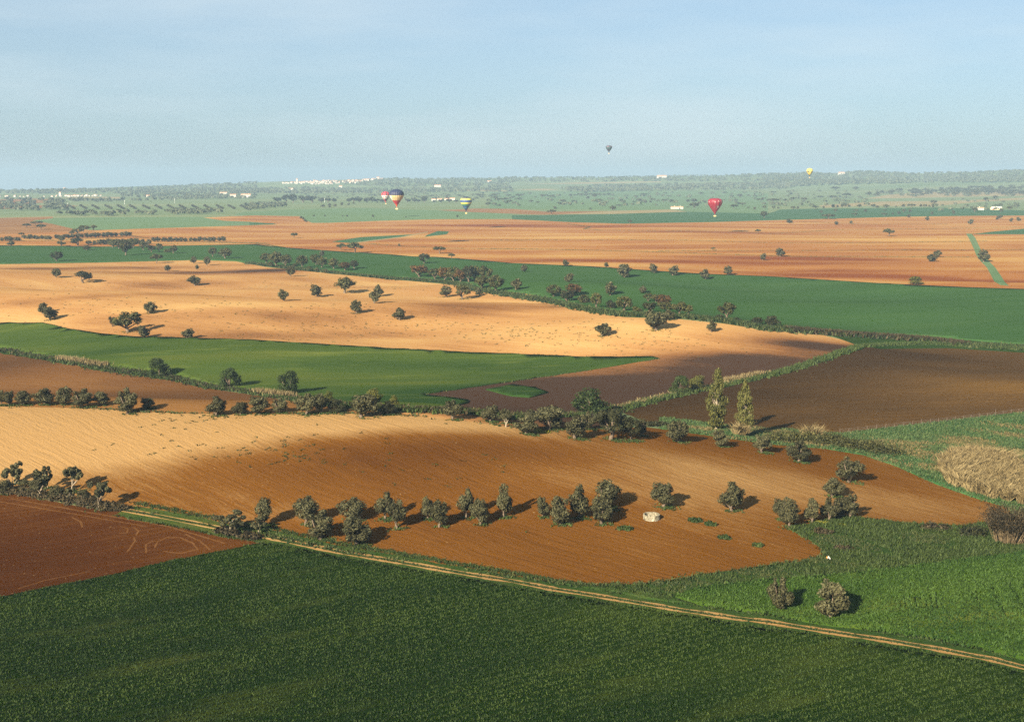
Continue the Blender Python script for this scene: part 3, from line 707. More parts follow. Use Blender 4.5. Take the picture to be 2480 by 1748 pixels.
def tree_meshes(kind, seed, n=2400):
    """normalised: 1 m high, 1 m wide, foot at the origin -> (trunk mesh, crown mesh)"""
    global rng
    keep = rng; rng = np.random.default_rng(1000 + seed)
    leaf, bark = 'olive', BARK
    clumps = []; branches = []
    lean = rng.normal(0, 0.03, 2)
    if kind in ('olive', 'thin_olive', 'low_olive'):
        bark = PALEBARK if kind == 'thin_olive' else BARK
        m = 15 if kind != 'thin_olive' else 16
        zc, rz = (0.55, 0.36) if kind != 'low_olive' else (0.50, 0.38)
        if kind == 'olive':
            for k in range(4):          # upright plumes break the outline
                a = rng.uniform(0, 6.28); q = rng.uniform(0.05, 0.26); r = rng.uniform(0.07, 0.11)
                clumps.append((np.array([q * math.cos(a), q * math.sin(a), rng.uniform(0.84, 0.96)]), np.array([r, r, r * 1.5])))
        for k in range(m):
            a = rng.uniform(0, 6.28); q = rng.random() ** 0.5
            e = rng.uniform(-1, 1)
            rad = (0.33 if kind != 'thin_olive' else 0.42) * q * math.sqrt(max(0.05, 1 - e * e * 0.75))
            r = rng.uniform(0.13, 0.21) if kind != 'thin_olive' else rng.uniform(0.065, 0.115)
            clumps.append((np.array([rad * math.cos(a), rad * math.sin(a), zc + e * rz * 0.72]), np.array([r, r, r * 0.9])))
        fork = 0.13 if kind != 'thin_olive' else 0.22
        size, asp, jit = 0.052, 1.7, 0.55
        if kind == 'thin_olive': n = int(n * 0.6)
    elif kind in ('oak', 'rust', 'dark_oak'):
        leaf = {'oak': 'oak', 'rust': 'rust', 'dark_oak': 'dark'}[kind]
        for k in range(24):
            a = rng.uniform(0, 6.28); e = rng.uniform(-0.75, 1)
            rad = 0.37 * math.sqrt(max(0.02, 1 - e * e)) * rng.uniform(0.75, 1.05)
            r = rng.uniform(0.11, 0.17)
            clumps.append((np.array([rad * math.cos(a), rad * math.sin(a), 0.60 + 0.28 * e]), np.array([r, r, r * 1.0])))
        fork = 0.2; size, asp, jit = 0.048, 1.3, 0.5
    elif kind == 'umbrella':
        leaf = 'oak'
        for k in range(16):
            a = rng.uniform(0, 6.28); q = rng.random() ** 0.5
            r = rng.uniform(0.11, 0.17)
            clumps.append((np.array([0.37 * q * math.cos(a), 0.37 * q * math.sin(a), 0.80 - 0.22 * q * q + rng.uniform(-.05, .06)]), np.array([r, r, r * 0.95])))
        fork = 0.38; size, asp, jit = 0.05, 1.3, 0.6
    elif kind in ('bush', 'green_bush', 'lime_bush', 'bramble', 'dark_bush', 'olive_bush', 'green_tree'):
        leaf = {'bush': 'oak', 'green_bush': 'green', 'lime_bush': 'lime', 'bramble': 'bramble', 'dark_bush': 'dark', 'olive_bush': 'olive', 'green_tree': 'green'}[kind]
        for k in range(20):
            a = rng.uniform(0, 6.28); e = rng.uniform(-0.15, 1) if kind != 'green_tree' else rng.uniform(-0.8, 1)
            rad = 0.36 * math.sqrt(max(0.02, 1 - max(e, 0) ** 2)) * rng.uniform(0.55, 1.0)
            r = rng.uniform(0.14, 0.2)
            clumps.append((np.array([rad * math.cos(a), rad * math.sin(a), (0.18 + 0.66 * max(e, -0.1)) if kind != 'green_tree' else 0.53 + 0.36 * e]), np.array([r, r, r])))
        fork = 0.1; size, asp, jit = 0.048, 1.4, 0.6
    elif kind == 'poplar':
        leaf = 'poplar'; bark = PALEBARK
        for k in range(80):
            z = rng.uniform(0.10, 0.96)
            w = 0.40 * math.sin(min(1.0, (z + 0.02) / 0.42) * 1.57) * (1 - max(0, z - 0.40) / 0.62 * 0.88)
            a = rng.uniform(0, 6.28); q = rng.random() ** 0.6 * w
            r = 0.09 + 0.10 * (1 - z)
            clumps.append((np.array([q * math.cos(a), q * math.sin(a), z]), np.array([r, r, 0.06])))
        fork = 0.05; size, asp, jit = 0.050, 1.5, 0.7; n = int(n * 1.6)
    elif kind == 'cane':
        leaf = 'straw'
    trunk_parts = []
    if kind == 'poplar':
        trunk_parts.append(tube([(0, 0, -0.01), (0, 0.01, 0.3), (0.01, 0, 0.65), (0, 0, 0.97)], 0.060, 0.008, 6))
        for c, r in clumps[:34]:
            s = np.array([0, 0, max(0.03, c[2] - 0.22)])
            trunk_parts.append(tube([s, (s + c) / 2 + np.array([c[0], c[1], 0]) * 0.25, c], 0.018, 0.004, 4))
    else:
        thick = {'umbrella': 0.030, 'thin_olive': 0.022}.get(kind, 0.045)
        top = np.array([lean[0], lean[1], fork])
        trunk_parts.append(tube([(0, 0, -0.02), (lean[0] * 0.3, lean[1] * 0.3, fork * 0.5), top], thick * 1.35, thick, 7))
        nb = 7 if kind == 'thin_olive' else 6
        for c, r in clumps[:nb]:
            midp = top * 0.45 + c * 0.55 + np.array([c[0], c[1], 0]) * 0.15
            trunk_parts.append(tube([top - np.array([0, 0, 0.02]), midp, c], thick * 0.72, thick * 0.2, 5))
    tv, tf = merge(trunk_parts)
    p, nn, ci = crown_points(clumps, n, 0.45)
    z0 = 0.02
    ok = p[:, 2] > z0; p, nn, ci = p[ok], nn[ok], ci[ok]
    nrm = unit(nn + rng.normal(0, jit, p.shape))
    sz = size * rng.uniform(0.6, 1.35, len(p)) * (2400 / max(n, 400)) ** 0.45
    cv_, cf_ = quads(p, nrm, sz, asp)
    ctint = rng.uniform(-0.12, 0.12, len(clumps))
    tint = np.clip(0.45 + rng.normal(0, 0.20, len(p)) + ctint[ci], 0, 1)
    # normalise to unit width and height
    w = np.percentile(np.hypot(cv_[:, 0], cv_[:, 1]), 98); h = np.percentile(cv_[:, 2], 99.5)
    S = np.array([0.5 / w, 0.5 / w, 1 / h])
    cm = make_mesh('crown', cv_ * S, [cf_], [LEAF[leaf]], fattr={'tint': tint})
    tm = make_mesh('trunk', tv * S, [tf], [bark], smooth=True)
    one_v = np.vstack([cv_ * S, tv * S])
    om = make_mesh('whole_tree', one_v, [cf_, tf + len(cv_)], [LEAF[leaf], bark], midx=np.concatenate([np.zeros(len(cf_)), np.ones(len(tf))]),
                   fattr={'tint': np.concatenate([tint, np.full(len(tf), 0.4)])})
    rng = keep
    return tm, cm, om

LIB = {}
def lib(kind, seed, n):
    key = (kind, seed, n)
    if key not in LIB: LIB[key] = tree_meshes(kind, hash_kind(kind) + seed, n)
    return LIB[key]

def hash_kind(k): return sum(ord(c) * (i + 3) for i, c in enumerate(k)) % 900

NAMES = {'olive': 'olive_tree', 'thin_olive': 'olive_tree', 'low_olive': 'olive_tree', 'oak': 'oak_tree', 'rust': 'oak_tree', 'dark_oak': 'oak_tree', 'umbrella': 'oak_tree',
         'poplar': 'poplar_tree', 'green_tree': 'leafy_tree'}
PLACED = []

def plant(kind, pt, w, h, label, group, detail, sink=0.0):
    """detail 'parts' = trunk and crown as parts; 'one' = one small mesh"""
    n_var = 9
    seed = random.randrange(n_var)
    cat = 'tree' if kind in NAMES else 'bush'
    name = NAMES.get(kind, 'bush')
    rz = random.uniform(0, 6.28)
    if detail == 'one':
        n = 380; w *= 1.12; h *= 1.08
        o = link(name, lib(kind, seed % 4, n)[2])
    elif detail == 'mid':
        o = link(name, None)
        t, c, _ = lib(kind, seed % 4, 1100)
        link('trunk', t, o); link('crown', c, o)
    else:
        o = link(name, None)
        t, c, _ = lib(kind, seed, 3600)
        link('trunk', t, o); link('crown', c, o)
    o.location = (pt[0], pt[1], pt[2] - sink)
    o.rotation_euler = (0, 0, rz)
    o.scale = (w, w, h)
    tag(o, label, cat, group)
    PLACED.append((pt[0], pt[1], w))
    return o

def ordinal(i):
    ones = ['', 'first', 'second', 'third', 'fourth', 'fifth', 'sixth', 'seventh', 'eighth', 'ninth']
    n = i + 1
    if n <= 20: return ORD[i]
    t, o = divmod(n, 10)
    if o == 0: return {3: 'thirtieth', 4: 'fortieth', 5: 'fiftieth', 6: 'sixtieth', 7: 'seventieth', 8: 'eightieth', 9: 'ninetieth'}[t]
    return {2: 'twenty', 3: 'thirty', 4: 'forty', 5: 'fifty', 6: 'sixty', 7: 'seventy', 8: 'eighty', 9: 'ninety'}[t] + '-' + ones[o]

ORD = ['first', 'second', 'third', 'fourth', 'fifth', 'sixth', 'seventh', 'eighth', 'ninth', 'tenth', 'eleventh', 'twelfth', 'thirteenth', 'fourteenth', 'fifteenth',
       'sixteenth', 'seventeenth', 'eighteenth', 'nineteenth', 'twentieth']

def survey(c, x, y, w, h):
    """photo measurements of a plant (foot, width, height) -> place and size in metres"""
    (px, py), = cp(c, [(x, y)])
    p = at(px, py)[0]
    d = depth(p); m = d / FOC * (K if c != 'P' else 1.0)
    dep = math.atan2(EYE - p[2], math.hypot(p[0], p[1]))
    wm = w * m * 1.10
    hm_ = max(0.45 * wm * 0.5, 1.05 * (h * m - 0.25 * wm * math.sin(dep)) / math.cos(dep))
    return p, wm, hm_

def grove(c, kind, rows, template, group, detail):
    """rows: (x, y, w, h[, kind[, label]]); {} in the template becomes the place in the row from the left"""
    rows = sorted(rows, key=lambda r: r[0])
    for i, r in enumerate(rows):
        k = r[4] if len(r) > 4 and r[4] else kind
        lab = r[5] if len(r) > 5 else template.format(ordinal(i))
        p, w, h = survey(c, *r[:4])
        plant(k, p, w, h, lab, group, detail)

# ------------------------------------------------------------------ near trees
ridge_group = 'olive trees along the near ridge'
grove('E', 'olive', [(15, 668, 70, 130), (75, 668, 95, 125), (205, 665, 140, 125), (398, 660, 170, 140), (570, 660, 150, 150), (738, 685, 195, 155), (905, 668, 130, 125), (1140, 742, 190, 215), (1315, 697, 115, 95)],
      '{} olive tree from the left in the row on the pale crest', ridge_group, 'parts')
grove('E', 'olive', [(1930, 760, 165, 170, None, 'lone round olive standing in the middle gap of the pale crest'), (2140, 750, 135, 115, None, 'small round olive just right of the crest gap'),
                     (2310, 745, 170, 155, None, 'left olive of a touching pair on the crest near the green lens field')], '', ridge_group, 'parts')
grove('F', 'olive', [(215, 737, 150, 130, None, 'right olive of a touching pair on the crest near the green lens field'), (445, 752, 190, 185, None, 'bushy olive with green weeds at its foot, left of three on the crest'),
                     (575, 738, 150, 170, None, 'olive with a pale trunk, middle of three on the crest'), (720, 722, 150, 110, 'dark_bush', 'low dark shaded bush right of the three crest olives'),
                     (935, 772, 260, 205, 'low_olive', 'widest olive on the pale crest with a weedy foot'), (1175, 748, 150, 120, 'dark_bush', 'dark shaded bush right of the widest crest olive'),
                     (1755, 797, 160, 170, None, 'olive with dark weeds at its foot where the crest starts to fall'), (2085, 812, 150, 145, None, 'left olive of a small pair at the right end of the crest'),
                     (2215, 826, 140, 125, None, 'right olive of a small pair beside a pale stump')], '', ridge_group, 'parts')
grove('G', 'olive', [(125, 922, 200, 170, None, 'left olive of the dense clump above the brown hill'), (330, 884, 250, 200, 'low_olive', 'broad olive with yellow flowers at its foot in the dense clump'),
                     (165, 770, 130, 70, None, 'small olive top half hidden behind the dense clump'), (560, 962, 210, 210, None, 'olive at the front of the dense clump above the brown hill'),
                     (690, 880, 120, 130, None, 'olive half hidden behind the dark tree of the clump'), (880, 972, 320, 265, 'dark_oak', 'big dark evergreen in the dense clump above the brown hill'),
                     (1060, 978, 160, 200, 'dark_oak', 'dark shaded evergreen at the right of the dense clump'), (1150, 938, 110, 150, None, 'slim olive at the right end of the dense clump'),
                     (1470, 990, 195, 185, None, 'lone olive with weeds at its foot right of the dense clump'), (1855, 1034, 145, 145, None, 'small lone olive below the left poplar'),
                     (2225, 1088, 160, 155, None, 'olive with a pale forked trunk below the dark hedge')], '', 'olive trees above the brown hill', 'parts')
grove('H', 'olive', [(275, 1168, 215, 185, None, 'olive with a pale trunk on a weed strip, right of the poplars'), (718, 1350, 240, 205, None, 'olive with a pale forked trunk on the right slope'),
                     (575, 1478, 175, 165, None, 'olive just above the group at the tip of the brown hill')], '', 'olive trees above the brown hill', 'parts')
grove('L', 'olive', [(110, 215, 130, 190, None, 'leftmost olive of the group at the tip of the brown hill'), (190, 278, 190, 250, None, 'tall olive second in the group at the tip of the brown hill'), (390, 238, 130, 210, None, 'slim olive in the middle of the group at the hill tip'),
                     (545, 222, 180, 200, None, 'olive third from the right in the group at the hill tip'), (650, 190, 150, 170, None, 'shaded olive second from the right in the group at the hill tip'),
                     (728, 197, 170, 210, None, 'olive with a pale bare trunk at the right of the hill tip group')], '', 'olive trees at the tip of the brown hill', 'parts')
grove('L', 'olive', [(108, 1032, 200, 300, None, 'left of the two olives standing in the bright green wheat'), (560, 1102, 265, 325, None, 'right of the two olives in the bright green wheat, with a straight pale trunk')], '', 'olive trees in the wheat', 'parts')
grove('I', 'thin_olive', [(110, 322, 175, 200, None, 'sparse pale-stemmed olive at the left edge above the bramble hedge'), (155, 252, 130, 185, None, 'sparse olive behind the one at the left edge'), (365, 387, 190, 240, None, 'sparse olive with two pale stems in the bramble hedge'),
                          (425, 300, 110, 195, None, 'sparse olive top behind the two-stemmed one'), (640, 332, 200, 215, None, 'sparse olive with a bent trunk and long shadow'), (625, 412, 90, 110, None, 'small forked dead-looking olive in the bramble hedge'),
                          (880, 482, 200, 235, None, 'rightmost sparse olive of the bramble hedge, leaning left'), (40, 345, 150, 120, 'olive_bush', 'low bushy olive at the left edge in front of the sparse olives'), (250, 330, 140, 110, 'olive_bush', 'low bushy growth between the first sparse olives'), (500, 385, 140, 110, 'olive_bush', 'low bushy olive in the middle of the bramble hedge'), (745, 420, 130, 110, 'olive_bush', 'low bushy olive near the right of the bramble hedge'), (2060, 692, 280, 195, None, 'wide sparse olive with bare pale limbs beside the farm track')], '', 'sparse olives along the bramble hedge', 'parts')
grove('J', 'olive', [(20, 520, 150, 140, 'thin_olive', 'sparse forked olive at the bend of the farm track'), (75, 452, 160, 250, None, 'tall olive at the left end of the double row'),
                     (440, 440, 210, 250, None, 'first olive of the back line of the double row'), (575, 572, 260, 240, None, 'first olive of the front line beside the farm track'), (845, 410, 235, 210, None, 'second olive of the back line of the double row'),
                     (895, 622, 240, 250, None, 'front olive beside the farm track with the broadest shadow'), (1150, 395, 160, 235, None, 'third olive of the back line of the double row'), (1255, 472, 170, 245, None, 'third olive of the front line in the double row'),
                     (1530, 392, 130, 195, None, 'fourth olive of the back line of the double row'), (1632, 462, 160, 240, None, 'fourth olive of the front line in the double row'), (1872, 382, 150, 250, None, 'fifth olive of the back line, with a split crown'),
                     (2000, 442, 150, 230, None, 'fifth olive of the front line in the double row'), (2205, 378, 150, 285, None, 'tall narrow olive at the right end of the double row')], '', 'double row of olives on the brown hill', 'parts')
grove('K', 'olive', [(275, 372, 110, 172, None, 'smallest olive at the left of the middle clump on the brown hill'), (430, 442, 200, 258, None, 'olive with weeds at its foot in the middle clump'), (600, 385, 165, 285, None, 'tall olive in the centre of the middle clump'),
                     (850, 300, 250, 250, None, 'largest olive at the back right of the middle clump'), (795, 432, 180, 235, None, 'round olive at the front right of the middle clump'),
                     (1345, 288, 210, 222, None, 'lone olive above the white stone ring'), (1955, 318, 205, 250, None, 'lone olive right of the white stone ring')], '', 'olives around the stone ring', 'parts')
# valley behind the ridge
grove('F', 'green_tree', [(290, 568, 185, 205, None, 'dark green leafy tree with a long shadow on the green lens field')], '', 'leafy trees along the ditch', 'parts')
grove('E', 'green_bush', [(1415, 405, 210, 160, None, 'round green bush on the ditch, left of three'), (2050, 508, 190, 172, None, 'loose green bush on the ditch, middle of three')], '', 'leafy trees along the ditch', 'parts')
grove('F', 'lime_bush', [(645, 640, 110, 100, None, 'pale leafless willow tuft behind the crest olives'), (1050, 650, 160, 130, None, 'thin pale budding willow behind the widest crest olive'), (1225, 690, 85, 110, None, 'small pale willow at the right of the crest bushes')], '', 'pale willows on the ditch', 'parts')
grove('G', 'green_bush', [(700, 745, 300, 220, None, 'big smooth round green bush at the end of the ditch'), (1500, 562, 185, 155, None, 'round bright green bush beside the yellowish one on the ditch'),
                          (1660, 530, 165, 130, 'lime_bush', 'yellowish budding bush on the ditch left of the poplars')], '', 'leafy trees along the ditch', 'parts')
grove('G', 'poplar', [(1818, 884, 170, 515, None, 'taller left poplar with bare lower trunk'), (2065, 932, 145, 460, None, 'shorter right poplar rising from a clump of dry cane')], '', 'poplars by the dark ploughed field', 'parts')
# tan hill and green band
tan = 'olives scattered on the tan hill'
grove('A', 'olive', [(505, 1075, 80, 80, None, 'small olive left of the broad dark oak on the tan hill'), (740, 1122, 150, 102, 'dark_oak', 'broad dark oak with a thin shadow on the left of the tan hill'), (1735, 1147, 110, 86, None, 'olive on a green foot at the top of the tan hill'),
                     (380, 1397, 85, 95, None, 'rear olive of the pair at the left of the tan hill'), (445, 1452, 125, 118, None, 'front olive of the pair at the left of the tan hill'), (1335, 1392, 115, 102, None, 'olive on the sunlit rim behind the biggest oak'),
                     (1140, 1562, 250, 178, 'oak', 'biggest broad oak on the tan hill, above the green lens field'), (1000, 1512, 60, 88, 'dark_oak', 'small dark tree touching the left of the biggest oak'),
                     (1280, 1616, 105, 112, None, 'round olive below the biggest oak at the edge of the green lens'), (1667, 1618, 112, 88, None, 'round olive alone on the edge of the green lens field')], '', tan, 'mid')
grove('B', 'olive', [(248, 1282, 88, 98, None, 'leftmost of the scattered olives in the middle of the tan hill'), (545, 1247, 112, 106, None, 'olive just left of the leafy oak on the tan hill'), (790, 1212, 190, 138, 'oak', 'leafy broad oak with a dark shadow on the tan hill'),
                     (1055, 1303, 95, 122, None, 'front olive of the overlapping pair on the tan hill'), (1090, 1242, 85, 100, None, 'rear olive of the overlapping pair on the tan hill'), (893, 1393, 105, 116, None, 'olive below the overlapping pair on the tan hill'),
                     (1278, 1452, 115, 106, None, 'olive with a green foot on the reddish fold of the tan hill'), (1690, 1247, 105, 96, None, 'olive beside the small oak at the top of the tan hill'), (1840, 1267, 140, 122, 'oak', 'small oak at the top right of the tan hill'),
                     (1985, 1237, 70, 70, None, 'small olive under the end of the oak grove')], '', tan, 'mid')
grove('C', 'olive', [(1285, 1542, 190, 168, 'low_olive', 'largest round olive at the right edge of the tan hill'), (1390, 1452, 105, 88, None, 'olive partly behind the largest round one'), (805, 1592, 135, 112, None, 'flat-topped olive alone on the pale right half of the tan hill'),
                     (1775, 1558, 85, 102, None, 'small olive with a dark foot near the right end of the tan hill')], '', tan, 'mid')
band = 'trees standing in the long green field'
grove('A', 'oak', [(505, 932, 100, 86, 'dark_oak', 'dark oak alone at the left of the long green field'), (1395, 947, 105, 82, 'umbrella', 'umbrella-shaped oak with a bare trunk at the near edge of the green band'), (1895, 892, 72, 86, None, 'left oak of a pair in the long green field'),
                   (2005, 907, 118, 92, None, 'right wider oak of a pair in the long green field'), (1725, 950, 56, 62, 'olive', 'left of three little olives at the edge of the green band'), (1845, 967, 62, 76, 'olive', 'tallest of three little olives at the edge of the green band'),
                   (1755, 1007, 36, 46, 'olive', 'smallest olive below the edge of the green band'), (1492, 1020, 60, 56, 'olive', 'small olive alone on the red soil below the green band')], '', band, 'mid')
grove('B', 'oak', [(585, 884, 46, 50, 'olive', 'small tree in the green band left of the balloons'), (1500, 952, 96, 88, 'dark_oak', 'round dark oak in the green band below the balloons')], '', band, 'mid')
grove('C', 'olive', [(107, 1027, 62, 64, None, 'first small tree from the left in the middle of the green band'), (508, 1120, 86, 82, None, 'round tree with a tan foot in the green band'), (1003, 1077, 132, 118, 'low_olive', 'largest round tree in the green band'),
                     (1265, 1037, 76, 82, None, 'tree at the far edge of the green band right of the largest'), (1433, 1059, 90, 88, None, 'tree with a visible trunk at the far edge of the green band'), (1720, 1092, 86, 88, None, 'pale-trunked tree in the right half of the green band'),
                     (1922, 1050, 80, 76, None, 'rightmost tree on the far edge of the green band'), (872, 1237, 110, 118, None, 'tall round tree in the near half of the green band'), (1168, 1217, 68, 66, None, 'small round tree in the near half of the green band'),
                     (1910, 1442, 145, 142, 'oak', 'leafy oak with a pale trunk beside the hedge bank'), (35, 1188, 92, 102, None, 'tree at the right of the oak grove with a short shadow'),
                     (478, 972, 56, 54, None, 'small crooked tree on the red soil beyond the green band'), (840, 987, 40, 46, None, 'tiny tree on the red soil beyond the green band')], '', band, 'mid')
hg = 'oaks and bushes along the hedge bank'
grove('B', 'oak', [(90, 948, 105, 88), (180, 977, 120, 128), (265, 978, 112, 106), (410, 988, 106, 108), (535, 965, 116, 96), (585, 988, 96, 92), (695, 998, 96, 92), (790, 1014, 100, 76, 'rust'), (878, 998, 76, 76, 'dark_oak')],
      '{} oak from the left in the hedge left of the balloons', hg, 'mid')
grove('B', 'olive', [(310, 1062, 82, 86, None, 'round olive in front of the left hedge oaks')], '', hg, 'mid')
grove('B', 'bush', [(470, 1006, 48, 32), (540, 1022, 46, 36), (620, 1033, 46, 36), (345, 990, 60, 40), (130, 975, 60, 40)], '{} low bush from the left under the left hedge oaks', hg, 'mid')
grove('B', 'oak', [(1455, 1072, 165, 108, 'rust'), (1595, 1092, 112, 98), (1680, 1107, 112, 122, 'rust'), (1760, 1112, 122, 128), (1820, 1118, 112, 112, 'rust'), (1895, 1118, 122, 142, 'dark_oak'), (1950, 1110, 102, 134), (2040, 1120, 122, 144), (2010, 1174, 142, 112), (2135, 1204, 132, 148)],
      '{} oak from the left in the dense grove behind the tan hill', hg, 'mid')
grove('C', 'oak', [(370, 1248, 132, 108), (545, 1244, 142, 112, 'rust'), (490, 1288, 122, 102, 'dark_oak'), (645, 1304, 112, 76, 'bush'), (750, 1348, 96, 132), (880, 1350, 102, 76, 'dark_bush'), (1000, 1378, 142, 132), (1110, 1384, 92, 52, 'bush'), (1215, 1292, 84, 78), (1280, 1295, 84, 72),
                   (1345, 1334, 152, 104, 'rust'), (1225, 1384, 122, 88, 'dark_oak'), (1385, 1384, 162, 92), (1490, 1404, 132, 112), (1565, 1408, 102, 88)],
      '{} tree from the left in the right half of the hedge', hg, 'mid')
grove('C', 'dark_bush', [(1850, 1448, 100, 45), (2180, 1494, 122, 68), (2280, 1496, 66, 78), (2000, 1468, 90, 40)], '{} dark bush from the left near the end of the hedge bank', hg, 'mid')
grove('D', 'dark_bush', [(45, 1514, 122, 98, None, 'dark round bush ending the hedge bank on the right')], '', hg, 'mid')
# far-left groves
lf = 'trees of the far left groves'
grove('A', 'oak', [(770, 834, 66, 46, 'olive'), (690, 792, 108, 72, 'dark_oak'), (545, 794, 78, 42), (550, 762, 56, 52), (100, 792, 66, 46, 'olive'), (1120, 878, 112, 134), (1060, 822, 90, 78), (1000, 812, 90, 76), (1190, 812, 80, 80), (1280, 832, 92, 72), (1350, 852, 72, 66, 'dark_oak'), (1420, 848, 66, 76), (1490, 852, 62, 32, 'bush'), (1545, 862, 82, 72)],
      '{} tree from the left in the uneven grove above the long green field', lf, 'mid')
ro = 'orchard rows on the far left'
def line_of(c, a, b, n, w, h, kind, label, group, jit=6):
    end = label.split(' tree in ', 1)[1].replace('evenly spaced row behind the long green field', 'even row behind the green band')
    for i in range(n):
        label = f'{ordinal(i)} small round tree from the left in {end}'
        t = (i + random.uniform(-.25, .25)) / max(1, n - 1)
        q = random.uniform(.85, 1.2)
        p, wm, hm_ = survey(c, a[0] + (b[0] - a[0]) * t + random.uniform(-jit, jit) * .4, a[1] + (b[1] - a[1]) * t, w * q, h * q)
        plant(kind, p, wm, hm_, label, group, 'one')
line_of('A', (5, 748), (180, 746), 6, 46, 32, 'olive', 'small round tree in the orchard row cut by the left edge', ro)
line_of('A', (222, 732), (450, 738), 7, 46, 34, 'olive', 'small round tree in the second orchard row from the left edge', ro)
line_of('A', (500, 732), (1160, 704), 18, 44, 34, 'olive', 'small round tree in the slanting orchard row on the far left', ro)
line_of('A', (800, 782), (930, 780), 4, 48, 34, 'olive', 'small round tree in the short orchard row above the green band', ro)
line_of('A', (930, 778), (1330, 778), 9, 52, 42, 'olive', 'small round tree in the row just behind the uneven grove', ro)
line_of('A', (1370, 758), (1985, 754), 16, 42, 36, 'olive', 'small round tree in the evenly spaced row behind the long green field', ro)
ft = 'flat-topped trees on the brown fields at the left'
grove('A', 'umbrella', [(240, 632, 66, 36), (310, 612, 66, 36), (355, 607, 46, 32), (365, 647, 72, 42), (192, 707, 46, 30)], '{} flat-topped tree from the left on the dull brown field', ft, 'one')
grove('A', 'oak', [(640, 692, 52, 28), (690, 684, 92, 44), (740, 668, 72, 52), (772, 655, 52, 40), (832, 652, 58, 42)], '{} tree from the left in the clump right of the dull brown field', ft, 'one')
# orange plain
op = 'trees scattered over the orange plain'
grove('B', 'umbrella', [(760, 834, 96, 62, None, 'left spreading tree of a pair at the end of the far road'), (880, 857, 146, 92, None, 'right wider spreading tree of a pair at the end of the far road'), (340, 722, 66, 44, None, 'lone pale umbrella tree left on the orange plain'),
                        (1635, 862, 116, 62, None, 'flat spreading tree at the near edge of the orange plain'), (1740, 907, 60, 46, None, 'small spreading tree beside the flat one at the plain edge'), (1490, 882, 36, 22, 'bush', 'small bush above the round dark oak')], '', op, 'mid')
grove('C', 'umbrella', [(2190, 680, 50, 34, None, 'V-shaped tree near a balloon shadow on the orange plain'), (1790, 832, 48, 26, None, 'tiny flat tree on a balk of the orange plain'), (2232, 922, 56, 60, 'olive', 'left tree of two on the red part of the orange plain')], '', op, 'mid')
grove('D', 'olive', [(108, 888, 78, 72, None, 'right tree of two on the red part of the orange plain'), (1455, 932, 92, 66, None, 'front tree of an overlapping pair on the right of the orange plain'), (1505, 893, 70, 62, None, 'rear tree of an overlapping pair on the right of the orange plain'),
                     (1920, 934, 98, 104, 'olive', 'vase-shaped tree standing on the green grass lane'), (1310, 1134, 128, 68, 'lime_bush', 'pale round bush at the far edge of the green band'), (1075, 708, 106, 66, 'umbrella', 'ragged flat tree in the centre of the right orange plain')], '', op, 'mid')
grove('D', 'olive', [(190, 592, 50, 36), (607, 606, 32, 30), (738, 599, 28, 28), (1250, 541, 32, 26), (1418, 567, 36, 32), (1805, 602, 46, 42), (2040, 562, 26, 22), (2062, 552, 42, 32), (2165, 580, 30, 32), (2230, 572, 36, 32)],
      '{} small tree from the left along the back of the orange plain', op, 'one')
grove('D', 'umbrella', [(540, 554, 106, 42, None, 'ragged wide tree with a flat shadow at the back of the orange plain')], '', op, 'one')
